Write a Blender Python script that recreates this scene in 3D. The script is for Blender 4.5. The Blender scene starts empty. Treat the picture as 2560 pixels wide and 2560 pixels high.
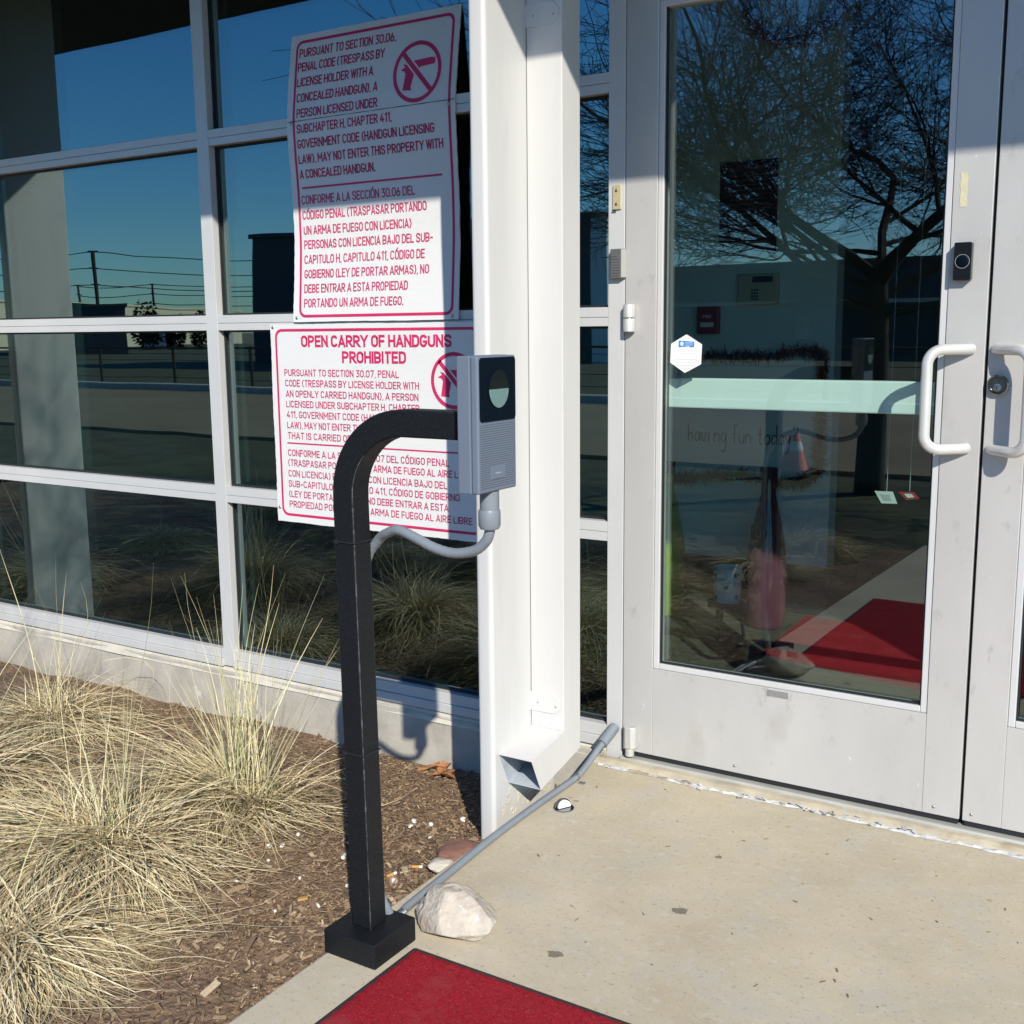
import bpy, bmesh, math, random
import numpy as np
from mathutils import Vector, Matrix
R = math.radians
random.seed(7); rng = np.random.default_rng(7)
scn = bpy.context.scene
COL = scn.collection

# ------------------------------------------------------------------ camera, sky, sun, exposure
cam_d = bpy.data.cameras.new("camera"); cam = bpy.data.objects.new("camera", cam_d); COL.objects.link(cam)
F = Vector((-0.52916091, 0.83328607, -0.16007205)); RT = Vector((0.84500719, 0.53465906, -0.01012559)); UP = Vector((-0.07714646, 0.14062011, 0.9870534))
mw = Matrix(((RT.x, UP.x, -F.x, 0.0), (RT.y, UP.y, -F.y, -2.77712), (RT.z, UP.z, -F.z, 1.22717), (0, 0, 0, 1)))
cam.matrix_world = mw
cam_d.sensor_fit = 'HORIZONTAL'; cam_d.sensor_width = 36.0; cam_d.lens = 36.0 * 2827.3 / 2560.0
cam_d.clip_start = 0.02; cam_d.clip_end = 3000
scn.camera = cam
SUN = Vector((0.905, -1.0, 0.861)).normalized()          # towards the sun
world = bpy.data.worlds.new("World"); scn.world = world; world.use_nodes = True
wn = world.node_tree; bgn = wn.nodes["Background"]
sky = wn.nodes.new("ShaderNodeTexSky"); sky.sky_type = 'NISHITA'; sky.sun_disc = False
sky.sun_elevation = math.asin(SUN.z); sky.sun_rotation = math.atan2(SUN.x, SUN.y)
sky.air_density = 1.0; sky.dust_density = 0.2; sky.ozone_density = 3.5
hs = wn.nodes.new("ShaderNodeHueSaturation"); hs.inputs["Saturation"].default_value = 1.25
wn.links.new(sky.outputs[0], hs.inputs["Color"]); sm = wn.nodes.new("ShaderNodeMix"); sm.data_type = 'RGBA'; sm.blend_type = 'MULTIPLY'; sm.inputs[0].default_value = 1; sm.inputs[7].default_value = (0.62, 0.90, 1.12, 1)
wn.links.new(hs.outputs[0], sm.inputs[6]); wn.links.new(sm.outputs[2], bgn.inputs[0]); bgn.inputs[1].default_value = 0.138
ld = bpy.data.lights.new("sun", 'SUN'); ld.energy = 4.4; ld.angle = R(0.53); ld.color = (1.0, 0.945, 0.845)
lo = bpy.data.objects.new("sun", ld); COL.objects.link(lo)
lo.rotation_euler = (-SUN).to_track_quat('-Z', 'Y').to_euler(); lo.location = (6, -7, 7)
vs = scn.view_settings; vs.view_transform = 'Standard'; vs.look = 'None'; vs.exposure = 0.36; vs.gamma = 1.0
scn.render.engine = 'CYCLES'
cy = scn.cycles; cy.use_denoising = True; cy.max_bounces = 10; cy.transparent_max_bounces = 24; cy.diffuse_bounces = 4; cy.glossy_bounces = 5
cy.caustics_reflective = False; cy.caustics_refractive = False

# ------------------------------------------------------------------ materials
def node(nt, kind, **kw):
    n = nt.nodes.new(kind)
    for k, v in kw.items(): setattr(n, k, v)
    return n
def mat(name, col, rough=0.55, metal=0.0, spec=0.5, var=0.0, vscale=6.0, bump=0.0, bscale=120.0, bdist=0.002,
        layers=(), island=0.0, island_cols=None, coat=0.0, stretch=None, sss=0.0):
    """principled material; var = colour variation by noise, layers = (colour, scale, threshold, softness) blotches of another colour"""
    m = bpy.data.materials.new(name); m.use_nodes = True; nt = m.node_tree; b = nt.nodes["Principled BSDF"]
    b.inputs["Roughness"].default_value = rough; b.inputs["Metallic"].default_value = metal
    b.inputs["Specular IOR Level"].default_value = spec
    if coat: b.inputs["Coat Weight"].default_value = coat; b.inputs["Coat Roughness"].default_value = 0.15
    tc = node(nt, "ShaderNodeTexCoord"); co = tc.outputs["Object"]
    if stretch:
        mp = node(nt, "ShaderNodeMapping"); mp.inputs["Scale"].default_value = stretch; nt.links.new(co, mp.inputs[0]); co = mp.outputs[0]
    last = None
    if island_cols:
        g = node(nt, "ShaderNodeNewGeometry"); cr = node(nt, "ShaderNodeValToRGB"); nt.links.new(g.outputs["Random Per Island"], cr.inputs[0])
        el = cr.color_ramp.elements
        while len(el) > 1: el.remove(el[-1])
        for i, c in enumerate(island_cols):
            e = el[0] if i == 0 else el.new(i / (len(island_cols) - 1)); e.position = i / (len(island_cols) - 1); e.color = (*c, 1)
        last = cr.outputs[0]
    else:
        rgb = node(nt, "ShaderNodeRGB"); rgb.outputs[0].default_value = (*col, 1); last = rgb.outputs[0]
    if var:
        n = node(nt, "ShaderNodeTexNoise"); n.inputs["Scale"].default_value = vscale; n.inputs["Detail"].default_value = 6; n.inputs["Roughness"].default_value = 0.65
        nt.links.new(co, n.inputs["Vector"])
        mr = node(nt, "ShaderNodeMapRange"); mr.inputs[1].default_value = 0.3; mr.inputs[2].default_value = 0.7; mr.inputs[3].default_value = 1 - var; mr.inputs[4].default_value = 1 + var
        nt.links.new(n.outputs[0], mr.inputs[0])
        mx = node(nt, "ShaderNodeMix", data_type='RGBA', blend_type='MULTIPLY'); mx.inputs[0].default_value = 1
        nt.links.new(last, mx.inputs[6]); nt.links.new(mr.outputs[0], mx.inputs[7]); last = mx.outputs[2]
    for (c, sc, th, soft) in layers:
        n = node(nt, "ShaderNodeTexNoise"); n.inputs["Scale"].default_value = sc; n.inputs["Detail"].default_value = 5; n.inputs["Roughness"].default_value = 0.6
        nt.links.new(co, n.inputs["Vector"])
        mr = node(nt, "ShaderNodeMapRange"); mr.inputs[1].default_value = th; mr.inputs[2].default_value = th + soft
        nt.links.new(n.outputs[0], mr.inputs[0])
        mx = node(nt, "ShaderNodeMix", data_type='RGBA'); nt.links.new(mr.outputs[0], mx.inputs[0])
        nt.links.new(last, mx.inputs[6]); mx.inputs[7].default_value = (*c, 1); last = mx.outputs[2]
    nt.links.new(last, b.inputs["Base Color"])
    if bump:
        n = node(nt, "ShaderNodeTexNoise"); n.inputs["Scale"].default_value = bscale; n.inputs["Detail"].default_value = 5
        nt.links.new(co, n.inputs["Vector"])
        bm_ = node(nt, "ShaderNodeBump"); bm_.inputs["Strength"].default_value = bump; bm_.inputs["Distance"].default_value = bdist
        nt.links.new(n.outputs[0], bm_.inputs["Height"]); nt.links.new(bm_.outputs[0], b.inputs["Normal"])
    return m
def glass(name, tint, f0, rough=0.0, gtint=(1, 1, 1), wave=0.0):
    m = bpy.data.materials.new(name); m.use_nodes = True; nt = m.node_tree; nt.nodes.remove(nt.nodes["Principled BSDF"])
    out = nt.nodes["Material Output"]
    tr = node(nt, "ShaderNodeBsdfTransparent"); tr.inputs[0].default_value = (*tint, 1)
    gl = node(nt, "ShaderNodeBsdfGlossy"); gl.inputs["Roughness"].default_value = rough; gl.inputs[0].default_value = (*gtint, 1)
    if wave:      # float glass is never perfectly flat
        tc = node(nt, "ShaderNodeTexCoord"); nz = node(nt, "ShaderNodeTexNoise"); nz.inputs["Scale"].default_value = 2.2; nz.inputs["Detail"].default_value = 1
        bp = node(nt, "ShaderNodeBump"); bp.inputs["Distance"].default_value = wave; bp.inputs["Strength"].default_value = 1.0
        nt.links.new(tc.outputs["Object"], nz.inputs["Vector"]); nt.links.new(nz.outputs[0], bp.inputs["Height"]); nt.links.new(bp.outputs[0], gl.inputs["Normal"])
    lw = node(nt, "ShaderNodeLayerWeight"); lw.inputs[0].default_value = 0.5
    p = node(nt, "ShaderNodeMath", operation='POWER'); nt.links.new(lw.outputs["Facing"], p.inputs[0]); p.inputs[1].default_value = 5
    ma = node(nt, "ShaderNodeMath", operation='MULTIPLY_ADD'); nt.links.new(p.outputs[0], ma.inputs[0]); ma.inputs[1].default_value = 1 - f0; ma.inputs[2].default_value = f0
    mx = node(nt, "ShaderNodeMixShader"); nt.links.new(ma.outputs[0], mx.inputs[0]); nt.links.new(tr.outputs[0], mx.inputs[1]); nt.links.new(gl.outputs[0], mx.inputs[2])
    nt.links.new(mx.outputs[0], out.inputs[0])
    return m

ALU = mat("painted_aluminium", (0.61, 0.605, 0.59), 0.42, 0.15, var=0.05, vscale=3, bump=0.05, bscale=300, layers=[((0.72, 0.72, 0.70), 38, 0.74, 0.03)])
DOORALU = mat("satin_aluminium_door", (0.545, 0.53, 0.505), 0.38, 0.25, var=0.08, vscale=3.2, bump=0.05, bscale=260, stretch=(1, 1, 0.5),
              layers=[((0.44, 0.42, 0.38), 7, 0.60, 0.25), ((0.46, 0.45, 0.42), 28, 0.62, 0.1), ((0.76, 0.76, 0.74), 52, 0.70, 0.03)])
HANDLE = mat("pale_metal_pull", (0.66, 0.65, 0.62), 0.33, 0.35, var=0.06, vscale=9)
WHITE = mat("white_paint", (0.565, 0.56, 0.54), 0.45, var=0.05, vscale=9, bump=0.06, bscale=60, stretch=(1, 1, .12), layers=[((0.45, 0.425, 0.37), 14.0, 0.60, 0.3), ((0.35, 0.32, 0.28), 30, 0.79, 0.03)])
DSPOUT = mat("white_coated_sheet_metal", (0.595, 0.585, 0.56), 0.42, var=0.04, vscale=7, stretch=(1, 1, .2), layers=[((0.50, 0.475, 0.42), 11, 0.62, 0.25)])
INNERDUCT = mat("shaded_inside_of_duct", (0.40, 0.44, 0.48), 0.5, var=0.15, vscale=20)  # inside of the white sheet; shade in the mouth is painted as grey
GASKET = mat("black_rubber_gasket", (0.012, 0.013, 0.015), 0.6)
SIGNW = mat("white_corrugated_plastic", (0.72, 0.715, 0.70), 0.5, var=0.03, vscale=14, bump=0.25, bscale=14, bdist=0.001, stretch=(0.6, 1, 22), layers=[((0.55, 0.54, 0.50), 55, 0.76, 0.04)])
REDINK = mat("faded_magenta_red_ink", (0.58, 0.022, 0.115), 0.5, var=0.16, vscale=9)
REDTXT = mat("magenta_letter_ink", (0.46, 0.016, 0.10), 0.5, var=0.2, vscale=14)
SUNTXT = mat("sunlit_letter_ink", (0.52, 0.045, 0.14), 0.5, var=0.2, vscale=14)  # same ink made paler: sunlight on these lines is put into the colour
SCREW = mat("zinc_screw", (0.45, 0.44, 0.42), 0.35, 0.9)
BLACKP = mat("black_powder_coat", (0.0065, 0.0075, 0.009), 0.55, spec=0.25, bump=0.5, bscale=420, bdist=0.0012, layers=[((0.020, 0.023, 0.027), 330, 0.54, 0.14), ((0.05, 0.052, 0.055), 300, 0.70, 0.06), ((0.14, 0.14, 0.13), 14, 0.78, 0.03)])
WEAR = mat("chalky_edge_wear", (0.05, 0.055, 0.056), 0.7, var=0.9, vscale=70, layers=[((0.010, 0.011, 0.012), 55, 0.52, 0.12), ((0.15, 0.155, 0.15), 90, 0.64, 0.06)])
BOXGREY = mat("blue_grey_plastic", (0.135, 0.165, 0.215), 0.5, bump=0.15, bscale=500, bdist=0.0004)
BEZEL = mat("black_bezel", (0.002, 0.006, 0.012), 0.5, spec=0.05)
LENSTOP = mat("smoked_lens", (0.0015, 0.003, 0.005), 0.18, spec=0.18)
LENSBOT = mat("pale_green_lens", (0.13, 0.22, 0.205), 0.3, coat=0.2, var=0.15, vscale=90)
GRILLEDARK = mat("speaker_slot_dark", (0.07, 0.085, 0.105), 0.6)
CONDUIT = mat("grey_pvc", (0.20, 0.225, 0.25), 0.40, var=0.08, vscale=20, layers=[((0.40, 0.40, 0.38), 25, 0.72, 0.1)])
CONCRETE = mat("pavement_concrete", (0.50, 0.43, 0.305), 0.85, var=0.16, vscale=2.2, bump=0.35, bscale=180, bdist=0.0012,
               layers=[((0.47, 0.425, 0.34), 7, 0.50, 0.2), ((0.42, 0.345, 0.225), 3.2, 0.58, 0.2), ((0.545, 0.50, 0.42), 34, 0.54, 0.25), ((0.37, 0.31, 0.22), 90, 0.58, 0.1), ((0.37, 0.315, 0.225), 1.3, 0.56, 0.16), ((0.55, 0.50, 0.40), 260, 0.60, 0.06), ((0.30, 0.25, 0.18), 300, 0.63, 0.05), ((0.22, 0.18, 0.13), 70, 0.735, 0.04)])
STEM = mat("weathered_concrete_wall", (0.43, 0.40, 0.34), 0.9, var=0.18, vscale=9, bump=0.5, bscale=90, bdist=0.002, layers=[((0.27, 0.25, 0.20), 14, 0.62, 0.12), ((0.60, 0.58, 0.52), 7, 0.64, 0.05)])
LEDGE = mat("concrete_ledge", (0.56, 0.52, 0.43), 0.9, var=0.12, vscale=12, bump=0.4, bscale=110)
MULCHBASE = mat("brown_mulch_soil", (0.19, 0.120, 0.070), 0.95, var=0.45, vscale=26, bump=0.9, bscale=70, bdist=0.012, layers=[((0.30, 0.205, 0.12), 48, 0.57, 0.06), ((0.045, 0.028, 0.016), 60, 0.60, 0.07)])
CHIPS = mat("wood_chips", (0.2, 0.13, 0.07), 0.9, island_cols=[(0.09, 0.055, 0.032), (0.21, 0.135, 0.078), (0.15, 0.095, 0.055), (0.28, 0.19, 0.11), (0.18, 0.115, 0.066), (0.38, 0.275, 0.16), (0.22, 0.145, 0.084), (0.50, 0.40, 0.26)], var=0.25, vscale=160)
STRAW = mat("dry_straw_blades", (0.5, 0.4, 0.2), 0.62, spec=0.35, island_cols=[(0.40, 0.30, 0.155), (0.66, 0.55, 0.33), (0.52, 0.41, 0.22), (0.76, 0.67, 0.44), (0.58, 0.46, 0.25), (0.34, 0.245, 0.13), (0.70, 0.60, 0.39), (0.33, 0.31, 0.15), (0.62, 0.51, 0.31)], var=0.22, vscale=30)
GREENBLADE = mat("greenish_blades", (0.3, 0.3, 0.1), 0.6, island_cols=[(0.62, 0.55, 0.32), (0.66, 0.57, 0.33), (0.36, 0.36, 0.16), (0.70, 0.62, 0.40), (0.58, 0.50, 0.28)])
DEADSHADE = mat("dead_and_shaded_blades", (0.2, .14, .07), 0.85, island_cols=[(0.15, 0.10, 0.055), (0.30, 0.215, 0.115), (0.20, 0.14, 0.075), (0.40, 0.31, 0.17), (0.11, 0.075, 0.045)], var=0.25, vscale=40)  # dead leaves, browned to carry the dark shading at the tuft base
THATCH = mat("brown_thatch", (0.15, 0.1, 0.05), 0.95, var=0.4, vscale=60, bump=0.8, bscale=150, bdist=0.006)
MATRED = mat("red_carpet_pile", (0.345, 0.016, 0.026), 0.95, spec=0.1, var=0.30, vscale=110, bump=1.0, bscale=520, bdist=0.004, layers=[((0.42, 0.075, 0.08), 240, 0.57, 0.1), ((0.36, 0.05, 0.055), 9, 0.54, 0.2), ((0.20, 0.008, 0.014), 5, 0.58, 0.2), ((0.17, 0.006, 0.012), 330, 0.62, 0.06), ((0.45, 0.30, 0.26), 60, 0.765, 0.02)])
MATEDGE = mat("black_mat_rubber", (0.022, 0.021, 0.022), 0.75, bump=0.4, bscale=300, var=0.3, vscale=20)
ROCKM = mat("pale_limestone", (0.49, 0.43, 0.35), 0.95, var=0.16, vscale=26, bump=1.0, bscale=60, bdist=0.007, layers=[((0.42, 0.34, 0.27), 20, 0.58, 0.12), ((0.53, 0.50, 0.45), 55, 0.58, 0.1), ((0.25, 0.19, 0.14), 48, 0.70, 0.04)])
REDSTONE = mat("reddish_clay_stone", (0.21, 0.105, 0.075), 0.95, var=0.3, vscale=18, bump=0.7, bscale=40, bdist=0.004)
PEBBLE = mat("white_pebble", (0.72, 0.70, 0.64), 0.8, var=0.1, vscale=60)
PAPERW = mat("white_paper", (0.80, 0.80, 0.77), 0.7)
FILTER = mat("orange_filter_paper", (0.62, 0.29, 0.07), 0.8, var=0.15, vscale=300)
LEAFM = mat("dry_oak_leaf", (0.38, 0.165, 0.065), 0.7, var=0.3, vscale=45)
CAULK = mat("white_flaky_caulk", (0.54, 0.53, 0.51), 0.8, var=0.2, vscale=30, bump=0.8, bscale=80, bdist=0.004, layers=[((0.33, 0.28, 0.20), 9, 0.54, 0.1), ((0.10, 0.07, 0.05), 46, 0.66, 0.03)])
DIRTYSILL = mat("dirty_cream_sill", (0.46, 0.40, 0.29), 0.85, var=0.22, vscale=14, bump=0.4, bscale=60, layers=[((0.30, 0.23, 0.14), 10, 0.60, 0.15)])
THRESH = mat("worn_threshold_metal", (0.50, 0.49, 0.44), 0.5, 0.3, var=0.12, vscale=9)
READERG = mat("grey_reader_plastic", (0.115, 0.118, 0.118), 0.45, var=0.1, vscale=40)
READERSIDE = mat("light_reader_side", (0.36, 0.36, 0.34), 0.5)
BRASSY = mat("cream_brass_plate", (0.66, 0.56, 0.33), 0.4, 0.35, var=0.08, vscale=60)
HINGEM = mat("aluminium_knuckle", (0.62, 0.61, 0.57), 0.4, 0.4, var=0.1, vscale=50)
STEELDK = mat("dark_chrome", (0.25, 0.26, 0.27), 0.22, 1.0)
STEELLT = mat("bright_chrome", (0.65, 0.65, 0.64), 0.2, 1.0)
BLACKGLOSS = mat("black_doorbell_plastic", (0.007, 0.007, 0.009), 0.22)
BLUEINK = mat("blue_print", (0.02, 0.22, 0.62), 0.5)
GREYINK = mat("grey_print", (0.42, 0.45, 0.46), 0.6)
TAPE = mat("yellow_tape_residue", (0.55, 0.52, 0.34), 0.7, var=0.12, vscale=80)
PLATE = mat("brushed_label_plate", (0.36, 0.36, 0.35), 0.4, 0.5, var=0.15, vscale=150)
PUSHBAR = mat("pale_push_bar", (0.90, 0.92, 0.91), 0.4, var=0.03, vscale=6)
WINGLASS = glass("tinted_window_glass", (0.28, 0.39, 0.38), 0.23, gtint=(0.74, 0.92, 0.92), wave=0.0006)
DOORGLASS = glass("door_glass", (0.85, 0.93, 0.90), 0.10, gtint=(0.92, 0.98, 1.0))
INTWALL = mat("interior_wall_paint", (0.66, 0.78, 0.80), 0.8, var=0.04)
INTDARK = mat("dark_interior", (0.035, 0.04, 0.045), 0.9); INTSHELL = mat("interior_shell_paint", (0.30, 0.31, 0.31), 0.9)
INTFLOOR = mat("interior_wood_floor", (0.095, 0.085, 0.07), 0.6, var=0.3, vscale=3, stretch=(1, 14, 1))
SOFFIT = mat("shade_darkened_soffit", (0.035, 0.03, 0.028), 0.8)  # dark brown puts the shade under the canopy into the colour
FASCIA = mat("canopy_fascia", (0.55, 0.55, 0.53), 0.5)
ASPHALT = mat("parking_concrete", (0.23, 0.178, 0.10), 0.95, var=0.2, vscale=0.5, layers=[((0.12, 0.11, 0.10), 1.4, 0.62, 0.1)])
LAWN = mat("winter_lawn", (0.062, 0.066, 0.026), 1.0, var=0.4, vscale=2.5, layers=[((0.11, 0.092, 0.045), 1.2, 0.55, 0.15)])
GROUND = mat("dry_ground", (0.17, 0.15, 0.085), 1.0, var=0.3, vscale=0.3)
BARK = mat("dark_bark", (0.05, 0.042, 0.035), 0.95, var=0.3, vscale=14)
DARKBLD = mat("dark_cladding", (0.055, 0.06, 0.066), 0.8, var=0.06, vscale=0.3)
CREAMB = mat("cream_warehouse_wall", (0.66, 0.58, 0.40), 0.85, var=0.05, vscale=0.2)
PALEB = mat("pale_wall", (0.66, 0.70, 0.68), 0.8)
POLEM = mat("utility_pole_wood", (0.04, 0.032, 0.028), 0.9)
CONEO = mat("orange_cone", (0.80, 0.13, 0.03), 0.6)
CONEB = mat("cone_base_black", (0.02, 0.02, 0.02), 0.7)
POSTER = mat("dark_poster_print", (0.035, 0.012, 0.03), 0.4, var=0.2, vscale=20)
POSTERTXT = mat("poster_print_light", (0.16, 0.15, 0.19), 0.5)
KEYPAD = mat("cream_keypad", (0.50, 0.47, 0.34), 0.5)
PULLRED = mat("red_pull_station", (0.34, 0.03, 0.04), 0.4)
GARLAND = mat("dark_red_tinsel", (0.2, 0.04, 0.03), 0.5, island_cols=[(0.12, 0.012, 0.02), (0.22, 0.03, 0.02), (0.06, 0.015, 0.02), (0.30, 0.15, 0.03), (0.10, 0.02, 0.02)])
BOARD = mat("whiteboard", (0.72, 0.82, 0.84), 0.35)
MARKER = mat("dark_marker", (0.015, 0.015, 0.03), 0.5)
YESB = mat("yellow_green_bottle", (0.26, 0.34, 0.02), 0.2, coat=0.6)
NOB = mat("pink_bottle", (0.15, 0.055, 0.08), 0.2, coat=0.6)
CUPM = mat("white_paper_cup", (0.62, 0.72, 0.74), 0.6)
HEART = mat("dark_heart_print", (0.03, 0.012, 0.02), 0.6)
CARDM = mat("pale_card", (0.62, 0.66, 0.68), 0.5)

# ------------------------------------------------------------------ mesh builder
class MB:
    def __init__(s): s.v = []; s.f = []
    def add(s, vs_, fs_):
        o = len(s.v); s.v += [tuple(map(float, v)) for v in vs_]; s.f += [tuple(o + i for i in f) for f in fs_]; return s
    def box(s, x0, x1, y0, y1, z0, z1):
        return s.add([(x0, y0, z0), (x1, y0, z0), (x1, y1, z0), (x0, y1, z0), (x0, y0, z1), (x1, y0, z1), (x1, y1, z1), (x0, y1, z1)],
                     [(0, 3, 2, 1), (4, 5, 6, 7), (0, 1, 5, 4), (1, 2, 6, 5), (2, 3, 7, 6), (3, 0, 4, 7)])
    def obox(s, c, ax, half):
        c = Vector(c); vs_ = []
        for sz in (-1, 1):
            for sx, sy in ((-1, -1), (1, -1), (1, 1), (-1, 1)):
                vs_.append(c + ax[0] * half[0] * sx + ax[1] * half[1] * sy + ax[2] * half[2] * sz)
        return s.add(vs_, [(0, 3, 2, 1), (4, 5, 6, 7), (0, 1, 5, 4), (1, 2, 6, 5), (2, 3, 7, 6), (3, 0, 4, 7)])
    def tube(s, path, r, n=12, caps=True, square=False, ref=None):
        P = [Vector(p) for p in path]; rs = r if isinstance(r, (list, tuple)) else [r] * len(P)
        T = []
        for i in range(len(P)):
            a = P[max(i - 1, 0)]; b = P[min(i + 1, len(P) - 1)]; T.append((b - a).normalized())
        u = Vector(ref) if ref else (Vector((0, 0, 1)) if abs(T[0].z) < 0.9 else Vector((1, 0, 0)))
        u = (u - T[0] * u.dot(T[0])).normalized(); vs_ = []; fs_ = []
        if square: n = 4
        for i, p in enumerate(P):
            u = (u - T[i] * u.dot(T[i])).normalized(); w = T[i].cross(u)
            for k in range(n):
                if square: cu, cw = ((-1, -1), (1, -1), (1, 1), (-1, 1))[k]
                else: cu, cw = math.cos(2 * math.pi * k / n), math.sin(2 * math.pi * k / n)
                vs_.append(p + (u * cu + w * cw) * rs[i])
        for i in range(len(P) - 1):
            for k in range(n):
                fs_.append((i * n + k, i * n + (k + 1) % n, (i + 1) * n + (k + 1) % n, (i + 1) * n + k))
        if caps: fs_.append(tuple(reversed(range(n)))); fs_.append(tuple((len(P) - 1) * n + k for k in range(n)))
        return s.add(vs_, fs_)
    def lathe(s, prof, origin, axis=(0, 0, 1), n=24, a0=0.0, a1=2 * math.pi):
        ax = Vector(axis).normalized(); u = ax.orthogonal().normalized(); w = ax.cross(u); o = Vector(origin); vs_ = []; fs_ = []
        full = abs(a1 - a0 - 2 * math.pi) < 1e-6; cols = n if full else n + 1; m_ = len(prof)
        for k in range(cols):
            a = a0 + (a1 - a0) * k / n
            for (rr, h) in prof: vs_.append(o + ax * h + (u * math.cos(a) + w * math.sin(a)) * rr)
        for k in range(n):
            k2 = (k + 1) % cols
            for j in range(m_ - 1): fs_.append((k * m_ + j, k2 * m_ + j, k2 * m_ + j + 1, k * m_ + j + 1))
        return s.add(vs_, fs_)
    def prism(s, poly, fn, d0, d1):
        """poly of 2-D points; fn(a, b, d) -> 3-D"""
        n = len(poly); vs_ = [fn(a, b, d0) for a, b in poly] + [fn(a, b, d1) for a, b in poly]
        return s.add(vs_, [tuple(range(n)), tuple(reversed(range(n, 2 * n)))] + [(i, n + i, n + (i + 1) % n, (i + 1) % n) for i in range(n)])
    def grid(s, fn, nu, nv):
        vs_ = [fn(i / nu, j / nv) for j in range(nv + 1) for i in range(nu + 1)]
        return s.add(vs_, [(j * (nu + 1) + i, j * (nu + 1) + i + 1, (j + 1) * (nu + 1) + i + 1, (j + 1) * (nu + 1) + i) for j in range(nv) for i in range(nu)])
    def build(s, name, m, parent=None, bevel=0.0, smooth=False, seg=2, label=None, fix=True):
        me = bpy.data.meshes.new(name); off = Vector((0, 0, 0)); p = parent
        while p is not None: off += p.location; p = p.parent
        V = [(x - off.x, y - off.y, z - off.z) for x, y, z in s.v]
        me.from_pydata(V, [], s.f); me.materials.append(m); me.update()
        if fix and len(s.f) < 60000:
            bm = bmesh.new(); bm.from_mesh(me); bmesh.ops.recalc_face_normals(bm, faces=bm.faces); bm.to_mesh(me); bm.free()
        o = bpy.data.objects.new(name, me); COL.objects.link(o); o.parent = parent
        if smooth:
            me.polygons.foreach_set("use_smooth", [True] * len(me.polygons))
            if smooth == 'auto': me.set_sharp_from_angle(angle=R(40))
        if bevel:
            b = o.modifiers.new("bevel", 'BEVEL'); b.width = bevel; b.segments = seg; b.limit_method = 'ANGLE'; b.angle_limit = R(40)
        if label: o["label"] = label
        return o
def tag(o, label=None, cat=None, group=None, kind=None):
    if label: o["label"] = label
    if cat: o["category"] = cat
    if group: o["group"] = group
    if kind: o["kind"] = kind
    return o
def thing(name, loc, label, cat, group=None):
    o = bpy.data.objects.new(name, None); COL.objects.link(o); o.location = loc; o.empty_display_size = 0.1
    return tag(o, label, cat, group)
def dup(root, loc, label=None):
    c = root.copy(); COL.objects.link(c); c.location = loc
    if label: c["label"] = label
    for ch in list(root.children):
        k = ch.copy(); COL.objects.link(k); k.parent = c
        for g in list(ch.children):
            q = g.copy(); COL.objects.link(q); q.parent = k
    return c
def rrect(x0, x1, z0, z1, r, n=6):
    out = []
    for cx, cz, a in ((x1 - r, z1 - r, 0), (x0 + r, z1 - r, 90), (x0 + r, z0 + r, 180), (x1 - r, z0 + r, 270)):
        for k in range(n + 1): t = R(a + 90 * k / n); out.append((cx + r * math.cos(t), cz + r * math.sin(t)))
    return out
def smoothpath(pts, sub=6):
    P = [Vector(p) for p in pts]; out = []
    for i in range(len(P) - 1):
        p0 = P[max(i - 1, 0)]; p1 = P[i]; p2 = P[i + 1]; p3 = P[min(i + 2, len(P) - 1)]
        for k in range(sub):
            t = k / sub
            out.append(0.5 * ((2 * p1) + (p2 - p0) * t + (2 * p0 - 5 * p1 + 4 * p2 - p3) * t * t + (3 * p1 - p0 - 3 * p2 + p3) * t ** 3))
    out.append(P[-1]); return out
def _arc(cx, cy, rx, ry, a0, a1, n=7): return [(cx + rx * math.cos(R(a0 + (a1 - a0) * k / n)), cy + ry * math.sin(R(a0 + (a1 - a0) * k / n))) for k in range(n + 1)]
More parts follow.
